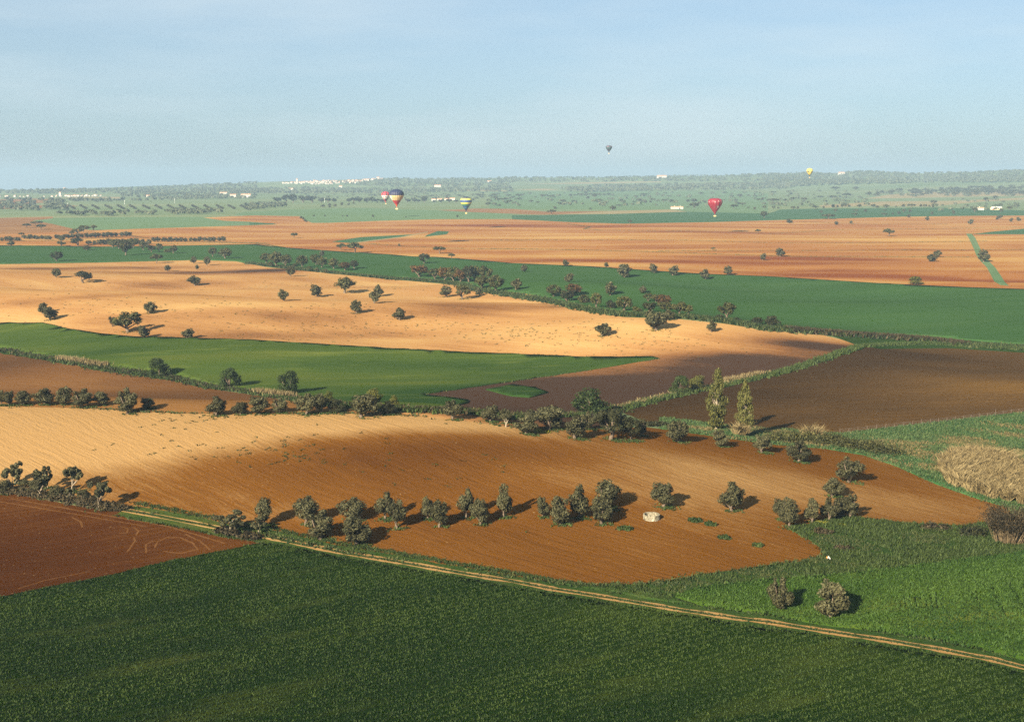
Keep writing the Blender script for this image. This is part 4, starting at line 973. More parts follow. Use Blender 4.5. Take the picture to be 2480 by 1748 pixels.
# far plain, single small trees
FAR = {
 'D': [(475, 500, 28, 22), (600, 488, 35, 25), (785, 493, 50, 22), (868, 491, 28, 22), (775, 526, 55, 25), (1035, 523, 50, 22), (1040, 486, 35, 15), (1112, 514, 18, 16), (1165, 509, 28, 22), (1208, 494, 35, 28), (1265, 492, 30, 25), (1460, 514, 22, 25), (1652, 510, 28, 30),
       (50, 462, 32, 22), (92, 464, 20, 16), (225, 466, 40, 24), (265, 464, 22, 22), (420, 466, 60, 30), (495, 461, 22, 22), (580, 452, 28, 26), (620, 449, 25, 18), (660, 446, 28, 20), (692, 446, 32, 24), (725, 446, 25, 18), (812, 452, 45, 28), (940, 452, 40, 28), (975, 453, 30, 18),
       (1055, 456, 50, 30), (1140, 449, 20, 12), (1205, 448, 28, 24), (1275, 453, 65, 32), (1360, 446, 22, 24), (1398, 448, 35, 22), (1437, 446, 20, 16), (1467, 456, 22, 35), (1475, 420, 55, 32), (1775, 446, 40, 20), (1880, 433, 30, 14), (1938, 395, 42, 30), (2022, 377, 45, 28), (1840, 490, 45, 35),
       (2045, 442, 60, 18), (2075, 494, 35, 26), (2150, 471, 45, 28), (2215, 452, 42, 28), (2230, 421, 15, 12), (45, 406, 95, 32), (152, 396, 32, 20), (222, 386, 42, 26), (328, 390, 42, 26), (465, 371, 55, 22), (575, 377, 65, 30), (700, 362, 70, 36), (640, 361, 22, 16), (600, 302, 75, 34), (778, 297, 45, 30), (45, 329, 50, 20), (225, 311, 40, 14)],
 'C': [(352, 510, 70, 36), (893, 478, 58, 40), (383, 466, 30, 22), (700, 469, 20, 14), (1050, 592, 35, 30), (1625, 454, 75, 40), (1975, 461, 68, 34), (2055, 436, 55, 26), (2248, 461, 38, 24), (2248, 542, 70, 52), (2160, 473, 25, 25), (2105, 461, 35, 15), (952, 446, 52, 20), (415, 421, 35, 18), (457, 407, 45, 24), (520, 431, 18, 15),
       (168, 406, 38, 20), (228, 414, 32, 16), (775, 410, 65, 32), (970, 401, 40, 24), (1088, 409, 35, 14), (1128, 402, 40, 28), (1187, 411, 30, 20), (1233, 406, 22, 16), (1350, 403, 42, 22), (1378, 391, 35, 16), (1420, 407, 42, 26), (1563, 406, 38, 24), (1617, 407, 60, 32), (1720, 409, 25, 16), (1995, 396, 35, 18), (1955, 361, 38, 18), (2030, 361, 45, 28),
       (2215, 401, 60, 30), (2240, 381, 40, 18), (1678, 339, 42, 22), (1900, 326, 30, 14), (1365, 333, 35, 15), (1104, 363, 38, 18), (676, 373, 30, 20), (268, 361, 40, 26), (345, 363, 55, 20), (60, 387, 60, 20), (60, 363, 60, 30), (20, 361, 20, 12), (600, 347, 40, 20), (655, 328, 42, 16), (1180, 348, 75, 20), (1568, 456, 24, 12),
       (520, 350, 30, 18), (560, 352, 40, 18), (620, 348, 36, 22), (660, 350, 36, 20), (700, 347, 40, 20), (740, 352, 36, 24), (780, 347, 36, 16), (820, 346, 32, 18), (860, 344, 36, 20), (735, 360, 40, 24)],
 'B': [(1043, 537, 22, 20), (515, 529, 20, 11), (615, 529, 18, 11), (770, 531, 14, 11), (810, 531, 20, 13), (1335, 541, 12, 12), (1793, 537, 20, 18), (1450, 366, 55, 15), (1508, 374, 55, 26), (1700, 356, 40, 15), (1815, 356, 50, 18), (2010, 357, 65, 22), (1975, 347, 30, 20), (2120, 357, 45, 22), (2150, 341, 40, 18), (2215, 331, 35, 18), (2250, 353, 40, 18),
       (2065, 434, 45, 28), (2205, 390, 80, 20), (2135, 378, 35, 28), (2260, 412, 50, 26), (595, 452, 35, 24), (655, 437, 30, 20), (655, 451, 25, 16), (705, 442, 30, 20), (765, 434, 25, 26), (825, 431, 22, 18), (870, 426, 30, 15), (400, 550, 22, 20), (420, 560, 22, 20), (435, 575, 24, 20), (450, 582, 22, 16), (1275, 797, 18, 22)],
}
BANDS = {'D': ((0, 345, 'the highest line right of the red balloon'), (345, 432, 'the scattered line below the open wood'), (432, 472, 'the row edging the far right green strip'), (472, 999, 'the deep green strip at far right')),
         'C': ((0, 356, 'the highest line left of the red balloon'), (356, 384, 'the second line left of the red balloon'), (384, 418, 'the third line left of the red balloon'), (418, 999, 'the lowest line left of the red balloon')),
         'B': ((0, 400, 'the line level with the large balloon'), (400, 470, 'the scatter below the dark tree line'), (470, 999, 'the pale green field under the large balloon'))}
for c in 'DCB':
    for lo_, hi_, lab in BANDS[c]:
        for i, (x, y, w, h) in enumerate(sorted(r for r in FAR[c] if lo_ <= r[1] < hi_)):
            k = 'umbrella' if w > 1.9 * h else ('oak' if w > 30 else 'olive')
            p, wm, hm_ = survey(c, x, y, w, h)
            plant(k, p, wm, hm_, f'{ordinal(i)} small tree from the left in {lab}', 'small trees of the far plain', 'one')
# far orchard: short slanting rows
for ri, x in enumerate((635, 740, 850, 965, 1075, 1180, 1300, 1410, 1520, 1625, 1735, 1845, 1955, 2060, 2170)):
    for j in range(4):
        p, wm, hm_ = survey('A', x - 22 + 16 * j, 444 + 8 * j, 26, 20)
        plant('olive', p, wm, hm_, f'{ORD[j]} tree from the back of the {ORD[ri]} slanting row at far left', 'slanting rows on the far left plain', 'one')
# tree line behind the large balloon
for i, (x, w, h) in enumerate(sorted([(190, 70, 42), (270, 62, 64), (330, 72, 68), (420, 92, 58), (500, 92, 52), (580, 52, 36), (640, 50, 36), (695, 40, 32), (830, 40, 34), (870, 50, 42), (920, 60, 40), (990, 56, 36), (1035, 28, 46), (1080, 60, 30), (1130, 60, 26),
                  (1350, 50, 30), (1415, 40, 32), (1500, 50, 44), (1445, 30, 26), (1650, 46, 26), (1720, 50, 30), (1780, 40, 22), (1590, 30, 20)])):
    p, wm, hm_ = survey('B', x, 408, w, h)
    plant('dark_oak', p, wm, hm_, f'{ordinal(i)} tree from the left in the dark tree line behind the large balloon', 'tree line behind the balloons', 'one')

# ------------------------------------------------------------------ scattered wood on the far right and woods as a mass
wood = []
while len(wood) < 85:
    x, y = random.uniform(880, 2280), random.uniform(268, 362)
    t = (x - 880) / 1400
    if y < 330 - 60 * t + random.uniform(-12, 12): continue
    if y > 352 - 6 * t: continue
    if any(abs(x - a) < 24 and abs(y - b) < 6 for a, b in wood): continue
    wood.append((x, y))
for i, (x, y) in enumerate(sorted(wood)):
    p, wm, hm_ = survey('D', x, y, random.uniform(34, 62), random.uniform(22, 32))
    plant(random.choice(['umbrella', 'oak']), p, wm, hm_, f'{ordinal(i)} tree from the left in the open wood at far right', 'open wood at the far right', 'one')

FARLEAF = leaf_mat('far_leaf', (0.05, 0.062, 0.036), (0.14, 0.155, 0.08), 0.05)
def wood_mass(name, spots, label, per=22):
    """spots: (n,3) foot points with width and height -> one mesh of leaf masses"""
    P = np.array([s[0] for s in spots]); W = np.array([s[1] for s in spots]); Hh = np.array([s[2] for s in spots])
    n = len(P); c = np.repeat(P, per, 0); w = np.repeat(W, per); h = np.repeat(Hh, per)
    d = unit(rng.normal(size=(n * per, 3))); d[:, 2] = np.abs(d[:, 2]) * 0.9 - 0.15
    q = c + np.stack([d[:, 0] * w * 0.42, d[:, 1] * w * 0.42, h * 0.58 + d[:, 2] * h * 0.38], 1)
    nn = unit(d + rng.normal(0, 0.35, d.shape))
    V, F = quads(q, nn, w * rng.uniform(0.28, 0.46, n * per), 1.2)
    tint = np.clip(np.repeat(rng.normal(0.45, 0.16, n), per) + rng.normal(0, 0.12, n * per), 0, 1)
    o = link(name, make_mesh(name, V, [F], [FARLEAF], fattr={'tint': tint}))
    tag(o, label, None, None, 'stuff')

def scatter(c, poly, n, w=(9, 16), h=(6, 9)):
    pl = cp(c, poly); xs = [p[0] for p in pl]; ys = [p[1] for p in pl]
    px, py = [], []
    while len(px) < n:
        x, y = random.uniform(min(xs), max(xs)), random.uniform(min(ys), max(ys))
        inside = False
        for i in range(len(pl)):
            (x1, y1), (x2, y2) = pl[i], pl[i - 1]
            if (y1 > y) != (y2 > y) and x < (x2 - x1) * (y - y1) / (y2 - y1) + x1: inside = not inside
        if inside: px.append(x); py.append(y)
    g = at(px, py)
    return [(g[i], random.uniform(*w), random.uniform(*h)) for i in range(n)]

S = []
S += scatter('C', [(420, 290), (700, 262), (1300, 250), (2280, 235), (2500, 240), (2500, 290), (1700, 300), (1000, 312), (520, 320)], 470, (14, 24), (9, 13))
S += scatter('D', [(0, 240), (700, 215), (1300, 195), (2280, 185), (2480, 185), (2480, 228), (1500, 232), (800, 245), (0, 275)], 620, (14, 24), (9, 13))
S += scatter('C', [(0, 175), (1200, 172), (1800, 158), (2500, 155), (2500, 225), (1200, 218), (0, 228)], 480, (12, 22), (8, 12))
S += scatter('D', [(-50, 150), (370, 135), (800, 122), (1250, 142), (1600, 138), (2480, 115), (2480, 185), (1300, 195), (700, 215), (-50, 235)], 950, (12, 22), (8, 12))
S += scatter('B', [(600, 235), (1250, 192), (1450, 190), (2280, 182), (2280, 260), (1200, 270)], 520, (12, 20), (8, 11))
S += scatter('B', [(-300, 290), (500, 275), (1100, 290), (2280, 270), (2280, 300), (1300, 330), (-300, 330)], 520, (12, 20), (7, 11))
S += scatter('A', [(-100, 300), (900, 290), (2280, 225), (2280, 300), (1200, 320), (-100, 335)], 560, (12, 22), (7, 11))
S += scatter('A', [(1000, 318), (2280, 300), (2280, 375), (1600, 380), (1100, 360)], 330, (10, 18), (6, 9))
wood_mass('far_woodland', S, 'bluish open woods covering the plain and hills on the horizon')
S = scatter('A', [(-100, 370), (600, 380), (1600, 378), (1600, 395), (560, 410), (600, 480), (-100, 490)], 170, (12, 20), (7, 10))
S += scatter('A', [(430, 410), (560, 400), (540, 470), (470, 490)], 40, (14, 22), (9, 14))
S += scatter('A', [(520, 500), (1390, 500), (1390, 525), (520, 528)], 26, (12, 18), (7, 9))
S += scatter('A', [(1420, 480), (1950, 480), (1960, 500), (1660, 525), (1560, 520)], 60, (10, 15), (6, 8))
S += scatter('B', [(-100, 420), (280, 420), (290, 440), (-100, 490)], 60, (10, 16), (6, 8))
S += scatter('C', [(-200, 320), (2280, 320), (2280, 440), (-200, 450)], 130, (9, 18), (6, 9))
S += scatter('D', [(0, 300), (900, 300), (900, 440), (0, 460)], 60, (9, 18), (6, 9))
S += scatter('D', [(900, 300), (2400, 255), (2400, 350), (1000, 362)], 90, (12, 20), (7, 10))
S += scatter('D', [(1450, 380), (2400, 380), (2400, 470), (1500, 500)], 40, (8, 14), (5, 8))
S += scatter('B', [(300, 300), (2280, 300), (2280, 400), (300, 395)], 120, (10, 18), (6, 9))
wood_mass('plain_trees', S, 'loose far-off trees dotted over the hazy plain')

# ------------------------------------------------------------------ grass, weeds and crops as blades
def blades(name, xy, hgt, wid, nb, mat, label, lift=0.0, spread=0.25, parent=None, tilt=0.45, tint=(0.45, 0.22), patch=None):
    n = len(xy); z = ground(xy[:, 0], xy[:, 1]) + lift
    tint0 = tint[0] + (patch(xy) if patch else 0.0)
    N = n * nb
    base = np.repeat(np.column_stack([xy, z]), nb, 0); base[:, :2] += rng.normal(0, spread, (N, 2))
    hh = np.repeat(np.broadcast_to(hgt, (n,)), nb) * rng.uniform(0.6, 1.25, N)
    a = rng.uniform(0, 6.2832, N); t = rng.normal(0, tilt, (N, 2))
    w = np.repeat(np.broadcast_to(wid, (n,)), nb) * rng.uniform(0.6, 1.3, N)
    u = np.stack([np.cos(a), np.sin(a), np.zeros(N)], 1) * w[:, None] * 0.5
    top = base + np.column_stack([t * hh[:, None], hh])
    V = np.stack([base - u, base + u, top], 1).reshape(-1, 3)
    F = np.arange(N * 3).reshape(-1, 3)
    tt = np.clip(np.repeat(tint0 + rng.normal(0, tint[1] * 0.5, n), nb) + rng.normal(0, tint[1], N), 0, 1)
    o = link(name, make_mesh(name, V, [F], [LEAF[mat]], fattr={'tint': tt}), parent)
    if parent is None: tag(o, label, None, None, 'stuff')
    return o

def inside_poly(P, poly):
    x, y = P[:, 0], P[:, 1]; r = np.zeros(len(P), bool)
    x1, y1 = poly[:, 0], poly[:, 1]; x2, y2 = np.roll(x1, 1), np.roll(y1, 1)
    for i in range(len(poly)):
        c = ((y1[i] > y) != (y2[i] > y))
        with np.errstate(divide='ignore', invalid='ignore'):
            c &= x < (x2[i] - x1[i]) * (y - y1[i]) / (y2[i] - y1[i]) + x1[i]
        r ^= c
    return r

def view_ok(P, m=0.46):
    return np.abs(P[:, 0]) < P[:, 1] * m + 8

def fill(poly, density, ymin=100, ymax=1e5):
    lo, hi = poly.min(0), poly.max(0)
    lo[1] = max(lo[1], ymin); hi[1] = min(hi[1], ymax)
    lo[0] = max(lo[0], -hi[1] * 0.5); hi[0] = min(hi[0], hi[1] * 0.5)
    n = int((hi[0] - lo[0]) * (hi[1] - lo[1]) * density)
    P = rng.uniform(lo, hi, (n, 2))
    P = P[view_ok(P)]
    return P[inside_poly(P, poly)]

def wheat_patch(P):
    x, y = P[:, 0], P[:, 1]
    ra = 0.50; u = x * math.cos(ra) + y * math.sin(ra); v = -x * math.sin(ra) + y * math.cos(ra)
    s = 0.10 * np.sin(v * 6.2832 / 1.5) + 0.13 * np.sin(v / 3.1 + 0.9 * np.sin(u / 17)) + 0.11 * np.sin(v / 7.3 + 1.3 * np.sin(u / 26) + 1) + 0.08 * np.sin(u / 9 + 2 * np.sin(v / 6)) + 0.10 * np.sin(u / 31 + v / 19 + 2)
    return s + tone_at(x, y)

P = fill(WHEAT_POLY, 11.0, ymin=120)
# drilled rows: pull the plants towards lines 1.5 m apart
ra = 0.50; across = -P[:, 0] * math.sin(ra) + P[:, 1] * math.cos(ra)
near = np.round(across / 1.6) * 1.6; sh = (near - across) * 0.4
P = P + np.column_stack([-math.sin(ra) * sh, math.cos(ra) * sh])
tv = np.abs(np.mod(across, 26.0) - 13.0); tram = (np.abs(tv - 0.9) < 0.3) & (np.sin(P[:, 0] / 13) > -0.5)
P = P[~(tram & (rng.random(len(P)) < 0.75))]
ac = -P[:, 0] * math.sin(ra) + P[:, 1] * math.cos(ra) + 0.25 * np.sin(P[:, 0] / 7)
P = P[(np.cos(ac * 6.2832 / 1.6) > -0.25) | (rng.random(len(P)) < 0.35)]
blades('wheat_plants', P, 0.36, 0.30, 2, 'wheat', 'dark green wheat plants of the foreground field', lift=0.22, tilt=0.5, patch=wheat_patch)
RW = [f for f in FIELDS if f['label'].startswith('bright green wheat')][0]['poly']
P = fill(RW, 7.0)
gl = np.concatenate([at(*zip(*dens(ln, 3, False)))[:, :2] for mt, wd, ln in GAPS])
P = P[np.array([np.min(np.abs(gl - q).sum(1)) for q in P]) > 0.26]
blades('wheat_plants', P, 0.42, 0.34, 2, 'wheat_right', 'bright green wheat plants around the two olives', lift=0.42, tilt=0.5, patch=wheat_patch)
VG = [f for f in FIELDS if f['label'].startswith('weedy green verge')][0]['poly']
P = fill(VG, 5.0); P = P[~inside_poly(P, RW) & ~inside_poly(P, WHEAT_POLY)]
tk = shifted(TRACK, 0.0); P = P[np.array([np.min(np.hypot(*(tk - q).T)) for q in P]) > 4.2]
nz = np.sin(P[:, 0] / 5.1 + 1.3 * np.sin(P[:, 1] / 7)) * np.sin(P[:, 1] / 4.3 + P[:, 0] / 9)
blades('rough_grass', P[nz > -0.2], 0.75, 0.35, 3, 'weed', 'tall weeds on the verge below the near hill', spread=0.4)
blades('rough_grass', P[nz < -0.45], 0.6, 0.3, 3, 'rough', 'dry grass on the verge below the near hill', spread=0.4)
MD = [f for f in FIELDS if f['name'] == 'meadow'][0]['poly']
P = fill(MD, 2.2); P = P[~inside_poly(P, [f for f in FIELDS if f['label'].startswith('big brown')][0]['poly'])]
nz = np.sin(P[:, 0] / 6.0 + 1.5 * np.sin(P[:, 1] / 8)) * np.sin(P[:, 1] / 5.0 + P[:, 0] / 13) + 0.9 * np.exp(-((P[:, 0] - 118) / 26) ** 2 - ((P[:, 1] - 322) / 13) ** 2) + rng.normal(0, 0.2, len(P))
blades('rough_grass', P[nz < 0.5], 0.6, 0.42, 3, 'meadow_green', 'fresh green tussocks of the meadow on the right', spread=0.5)
blades('rough_grass', P[nz >= 0.5], 0.55, 0.40, 3, 'meadow_dry', 'dry brown grass patches of the meadow on the right', spread=0.5)

def along(pts, n, width, closed=False):
    d = dens(pts, 10, False); w = at([q[0] for q in d], [q[1] for q in d])[:, :2]
    i = rng.integers(0, len(w) - 1, n); t = rng.random(n)[:, None]
    return w[i] * (1 - t) + w[i + 1] * t + rng.normal(0, width, (n, 2))
blades('rough_grass', along(TRACK, 2600, 0.22), 0.16, 0.18, 3, 'rough', 'grass on the middle strip of the farm track', spread=0.15)
sideA = np.concatenate([along(TRACK, 4200, 0.45) + np.array([0.9, 3.4]), along(TRACK, 900, 0.2) - np.array([0.8, 3.0])])
blades('rough_grass', sideA, 0.38, 0.28, 3, 'weed', 'weeds along both sides of the farm track', spread=0.25)
blades('ditch_weeds', along(DITCH, 4200, 1.3), 1.1, 0.6, 3, 'weed', 'weeds on the ditch between the ploughed fields', spread=0.4)
blades('ditch_weeds', along(DITCH[:5], 380, 0.8) + np.array([0, 2.0]), 1.3, 0.5, 3, 'straw', 'pale dry grass on the far side of the ditch', spread=0.4)
blades('ditch_weeds', along(LDITCH, 5200, 1.7), 1.0, 0.6, 3, 'weed', 'weeds on the ditch below the green lens field', spread=0.5)
blades('ditch_weeds', along(LDITCH, 700, 1.4), 1.3, 0.7, 4, 'bramble', 'brown bushes on the ditch below the green lens field', spread=0.6)
blades('hedge_undergrowth', along(HEDGE, 6500, 2.6), 1.6, 1.1, 3, 'rough', 'undergrowth on the hedge bank behind the tan hill', spread=0.8)
blades('hedge_undergrowth', along(HEDGE[13:18], 2000, 1.8), 2.0, 1.2, 3, 'bramble', 'dark brambles at the right end of the hedge bank', spread=0.9)
for wd, pts_ in BALKS:
    L = len(dens(pts_, 10, False))
    blades('balk_grass', along(pts_, L * 3, wd * 0.25), 0.7, 0.9, 2, 'rough', 'grass tufts on a thin balk of the orange plain', spread=1.0)
LN = [f for f in FIELDS if f['label'].startswith('green lens-shaped wheat')][0]['poly']
for poly_, n_, lab in ((LN, 2600, 'ragged weeds on the edge of the green lens field'), ([f for f in FIELDS if f['label'].startswith('long green wheat')][0]['poly'], 2600, 'ragged weeds on the edge of the long green field'),
                       ([f for f in FIELDS if f['label'].startswith('big brown')][0]['poly'], 2400, 'ragged weeds on the edge of the near brown hill')):
    i = rng.integers(0, len(poly_), n_); t = rng.random(n_)[:, None]
    q = poly_[i] * (1 - t) + poly_[(i + 1) % len(poly_)] * t
    dd = np.hypot(q[:, 0], q[:, 1])
    q = q[(dd < 1150) & (dd > 150)] ; q = q[rng.random(len(q)) < 0.5 + 0.5 * np.sin(q[:, 0] / 9.0)]
    blades('margin_weeds', q + rng.normal(0, 0.5, q.shape), 0.5, 0.5, 3, 'rough', lab, spread=0.4)
# weeds at the foot of the near trees and dots of weed on bare soil
feet = []
for (x, y, w) in PLACED:
    if 200 < y < 420 and w < 14:
        k = rng.integers(20, 90)
        feet.append(np.column_stack([x + 0.15 * w + rng.normal(0, w * 0.20, k), y - 0.2 + rng.normal(0, w * 0.13, k)]))
    elif 420 <= y < 760 and rng.random() < 0.6:
        feet.append(np.column_stack([x + rng.normal(0, w * 0.2, 30), y - 0.5 + rng.normal(0, w * 0.12, 30)]))
blades('foot_weeds', np.concatenate(feet), 0.42, 0.36, 3, 'weed', 'weeds around the feet of the olive trees', spread=0.2)
dots = np.concatenate([along([(40, 730), (400, 745), (900, 760)], 140, 18), along([(560, 800), (1100, 790), (1500, 840)], 260, 16), along([(100, 700), (620, 690), (1000, 700)], 90, 14), along([(1200, 800), (1700, 830)], 120, 12),
                       along([(300, 1060), (600, 1080), (900, 1105)], 36, 6), along([(420, 1020), (560, 1010)], 20, 4), along([(900, 1060), (1250, 1200)], 24, 14), along([(500, 1090), (800, 1120)], 30, 5)])
dots = np.repeat(dots, 3, 0) + rng.normal(0, 0.35, (len(dots) * 3, 2))
blades('soil_weeds', dots, 0.26, 0.36, 3, 'weed', 'small weeds dotted over the bare soil', spread=0.25, tint=(0.25, 0.15))

# ------------------------------------------------------------------ hedges, cane, thicket
def leafy(name, centres, mat, label, cat, group=None, per=60, size=0.32, jit=0.6, stems=None):
    """centres: (x, y, half width, height) leaf mounds joined into one hedge"""
    C = np.array(centres, float); n = len(C)
    z = ground(C[:, 0], C[:, 1])
    d = unit(rng.normal(size=(n * per, 3))); d[:, 2] = np.abs(d[:, 2])
    c = np.repeat(C, per, 0); zz = np.repeat(z, per)
    rr = rng.uniform(0.6, 1.05, n * per)[:, None]
    q = np.column_stack([c[:, 0], c[:, 1], zz]) + d * rr * np.column_stack([c[:, 2], c[:, 2], c[:, 3]])
    V, F = quads(q, unit(d + rng.normal(0, jit, d.shape)), size * rng.uniform(0.6, 1.4, n * per), 1.5)
    tint = np.clip(np.repeat(rng.normal(0.42, 0.12, n), per) + rng.normal(0, 0.2, n * per), 0, 1)
    o = link(name, make_mesh(name, V, [F], [LEAF[mat]], fattr={'tint': tint}))
    tag(o, label, cat, group)
    return o

def mounds(c, line, n, w, r, h):
    pts_ = along(cp(c, line), n, w)
    return [(p[0], p[1], random.uniform(*r), random.uniform(*h)) for p in pts_]
leafy('bramble_hedge', mounds('I', [(-150, 305), (0, 325), (180, 350), (340, 370), (620, 420), (860, 462), (1100, 495)], 150, 0.5, (0.9, 1.6), (0.9, 1.6)), 'bramble', 'brown bramble hedge under the sparse olives at the lower left', 'hedge')
leafy('bramble_hedge', mounds('I', [(1950, 680), (2100, 720), (2280, 745)], 36, 0.5, (0.8, 1.4), (0.8, 1.5)), 'bramble', 'short brown bramble hedge at the bend of the farm track', 'hedge')
leafy('hedge', mounds('H', [(20, 985), (200, 975), (420, 985), (600, 990)], 70, 1.4, (1.6, 2.6), (1.8, 3.2)), 'oak', 'dark evergreen hedge on both sides of the dry cane clump', 'hedge')
leafy('hedge', mounds('H', [(480, 1010), (750, 1040), (950, 1070), (1090, 1095)], 110, 2.0, (1.6, 2.8), (1.8, 3.2)), 'oak', 'long dark evergreen hedge running down towards the cane bed', 'hedge')
leafy('hedge', mounds('G', [(1190, 850), (1300, 850), (1400, 850)], 24, 0.8, (1.2, 2.0), (0.9, 1.5)), 'dark', 'low dark hedge at the foot of the dark ploughed field', 'hedge')
leafy('shrub', mounds('L', [(420, 330), (560, 340)], 10, 0.5, (0.9, 1.4), (0.8, 1.3)), 'bramble', 'brown shrub in the weeds below the hill tip olives', 'bush')
leafy('shrub', mounds('L', [(620, 480), (720, 478)], 7, 0.3, (0.8, 1.2), (0.6, 0.9)), 'bramble', 'low dark red-brown shrub at the point of the brown hill', 'bush')
leafy('shrub', mounds('L', [(1390, 300), (1470, 298), (1560, 300)], 12, 0.5, (1.0, 1.6), (1.0, 1.8)), 'bramble', 'leafless brown shrub on the edge of the right slope', 'bush')
leafy('shrub', mounds('L', [(1770, 350), (1870, 350)], 12, 0.6, (1.4, 2.0), (1.8, 2.6)), 'dark', 'dark green shrub left of the big leafless thicket', 'bush')
leafy('flowering_weeds', mounds('G', [(205, 905), (300, 905)], 8, 0.4, (0.6, 1.0), (0.5, 0.9)), 'flower', 'yellow flowering weeds between the clump olives', 'weeds', per=50, size=0.25)
leafy('flowering_weeds', mounds('L', [(440, 240), (540, 245)], 6, 0.3, (0.5, 0.8), (0.4, 0.6)), 'flower', 'yellow flowering weeds under the hill tip olives', 'weeds', per=50, size=0.25)
leafy('flowering_weeds', mounds('L', [(620, 262), (690, 266)], 6, 0.3, (0.4, 0.8), (0.3, 0.5)), 'flower', 'small yellow flowering patch right of the hill tip olives', 'weeds', per=50, size=0.25)
for c, line, n, lab in (('K', [(950, 475), (1050, 490)], 7, 'low green weed clump below the middle olive clump'), ('K', [(1590, 405), (1690, 420)], 8, 'left half of the green weed clump right of the stone ring'),
                        ('K', [(1720, 435), (1800, 455)], 7, 'right half of the green weed clump right of the stone ring'), ('K', [(1830, 560), (1915, 568)], 6, 'green weed clump second from the right on the lower slope'),
                        ('K', [(2150, 630), (2210, 635)], 5, 'rightmost green weed clump on the lower slope')):
    leafy('weed_clump', mounds(c, line, n, 0.25, (0.6, 0.95), (0.6, 1.0)), 'weed', lab, 'weeds', 'weed clumps on the lower slope', per=55, size=0.3)

def cane(name, P, h, label, group=None, nb=3, wid=0.22):
    o = blades(name, P, h, wid, nb, 'straw', label, spread=0.35, tilt=0.22, tint=(0.5, 0.24))
    del o['kind']
    tag(o, label, 'cane', group)
    z = o.data
    return o
CP_ = at(*zip(*cp('H', [(1545, 1200), (1640, 1120), (1780, 1100), (1900, 1100), (2100, 1160), (2300, 1230), (2560, 1300), (2560, 1620), (2280, 1560), (2000, 1500), (1800, 1440), (1620, 1380), (1560, 1290)])))[:, :2]
P = rng.uniform(CP_.min(0), CP_.max(0), (1500, 2)); P = P[inside_poly(P, CP_)]
def cane_fans(name, C, h, label, per=46, wid=0.20, group=None):
    n = len(C); N = n * per
    hh = np.repeat(h * rng.uniform(0.65, 1.15, n), per) * rng.uniform(0.5, 1.1, N)
    base = np.repeat(np.column_stack([C, ground(C[:, 0], C[:, 1])]), per, 0); base[:, :2] += rng.normal(0, 0.22, (N, 2))
    a = rng.uniform(0, 6.2832, N); out = np.abs(rng.normal(0, 0.33, N)) + np.repeat(rng.uniform(0, 0.15, n), per)
    lean = np.repeat(rng.normal(0, 0.16, (n, 2)), per, 0)
    d3 = np.column_stack([np.cos(a) * out + lean[:, 0], np.sin(a) * out + lean[:, 1], np.ones(N)])
    mid = base + d3 * (hh * 0.6)[:, None]; top = base + (d3 * np.array([1.5, 1.5, 0.93])) * hh[:, None]
    u = np.stack([-np.sin(a + 1.0), np.cos(a + 1.0), np.zeros(N)], 1) * (wid * rng.uniform(0.5, 1.3, N))[:, None]
    V = np.stack([base - u * .25, base + u * .25, mid + u * .6, top, mid - u * .6], 1).reshape(-1, 3)
    F = np.arange(N * 5).reshape(-1, 5)
    o = link(name, make_mesh(name, V, [F], [LEAF['straw']], fattr={'tint': np.clip(np.repeat(rng.normal(.45, .16, n), per) + rng.normal(0, .2, N), 0, 1)}))
    return tag(o, label, 'cane', group)
cane_fans('cane_thicket', P, 3.4, 'large bed of tall straw-coloured dry cane at the right edge')
q = at(*zip(*cp('H', [(395, 965)])))[0]
cane_fans('cane_clump', q[:2] + rng.normal(0, 1, (16, 2)) * np.array([1.1, 0.6]), 4.2, 'fan-shaped dry cane clump inside the dark hedge', group='dry cane clumps')
q = at(*zip(*cp('G', [(2050, 938)])))[0]
cane_fans('cane_clump', q[:2] + rng.normal(0, 1, (14, 2)) * np.array([1.0, 0.6]), 4.0, 'dry cane clump around the foot of the right poplar', group='dry cane clumps')
cane('reed_strip', along(cp('E', [(520, 262), (640, 275), (750, 290)]), 320, 0.9), 2.0, 'left strip of pale dry reeds on the ditch', 'dry reeds on the ditch', 3, 0.35)
cane('reed_strip', along(cp('E', [(770, 300), (880, 318), (960, 322)]), 260, 0.9), 2.0, 'right strip of pale dry reeds on the ditch', 'dry reeds on the ditch', 3, 0.35)
cane('reed_strip', along(cp('F', [(0, 555), (130, 575), (330, 600)]), 420, 1.0), 2.0, 'pale dry reeds behind the olives left of the dark green tree', 'dry reeds on the ditch', 3, 0.35)
cane('reed_strip', along(cp('G', [(1880, 462), (2000, 440), (2230, 395)]), 260, 0.7), 1.8, 'pale plumed reeds on the ditch behind the poplars', 'dry reeds on the ditch', 3, 0.4)

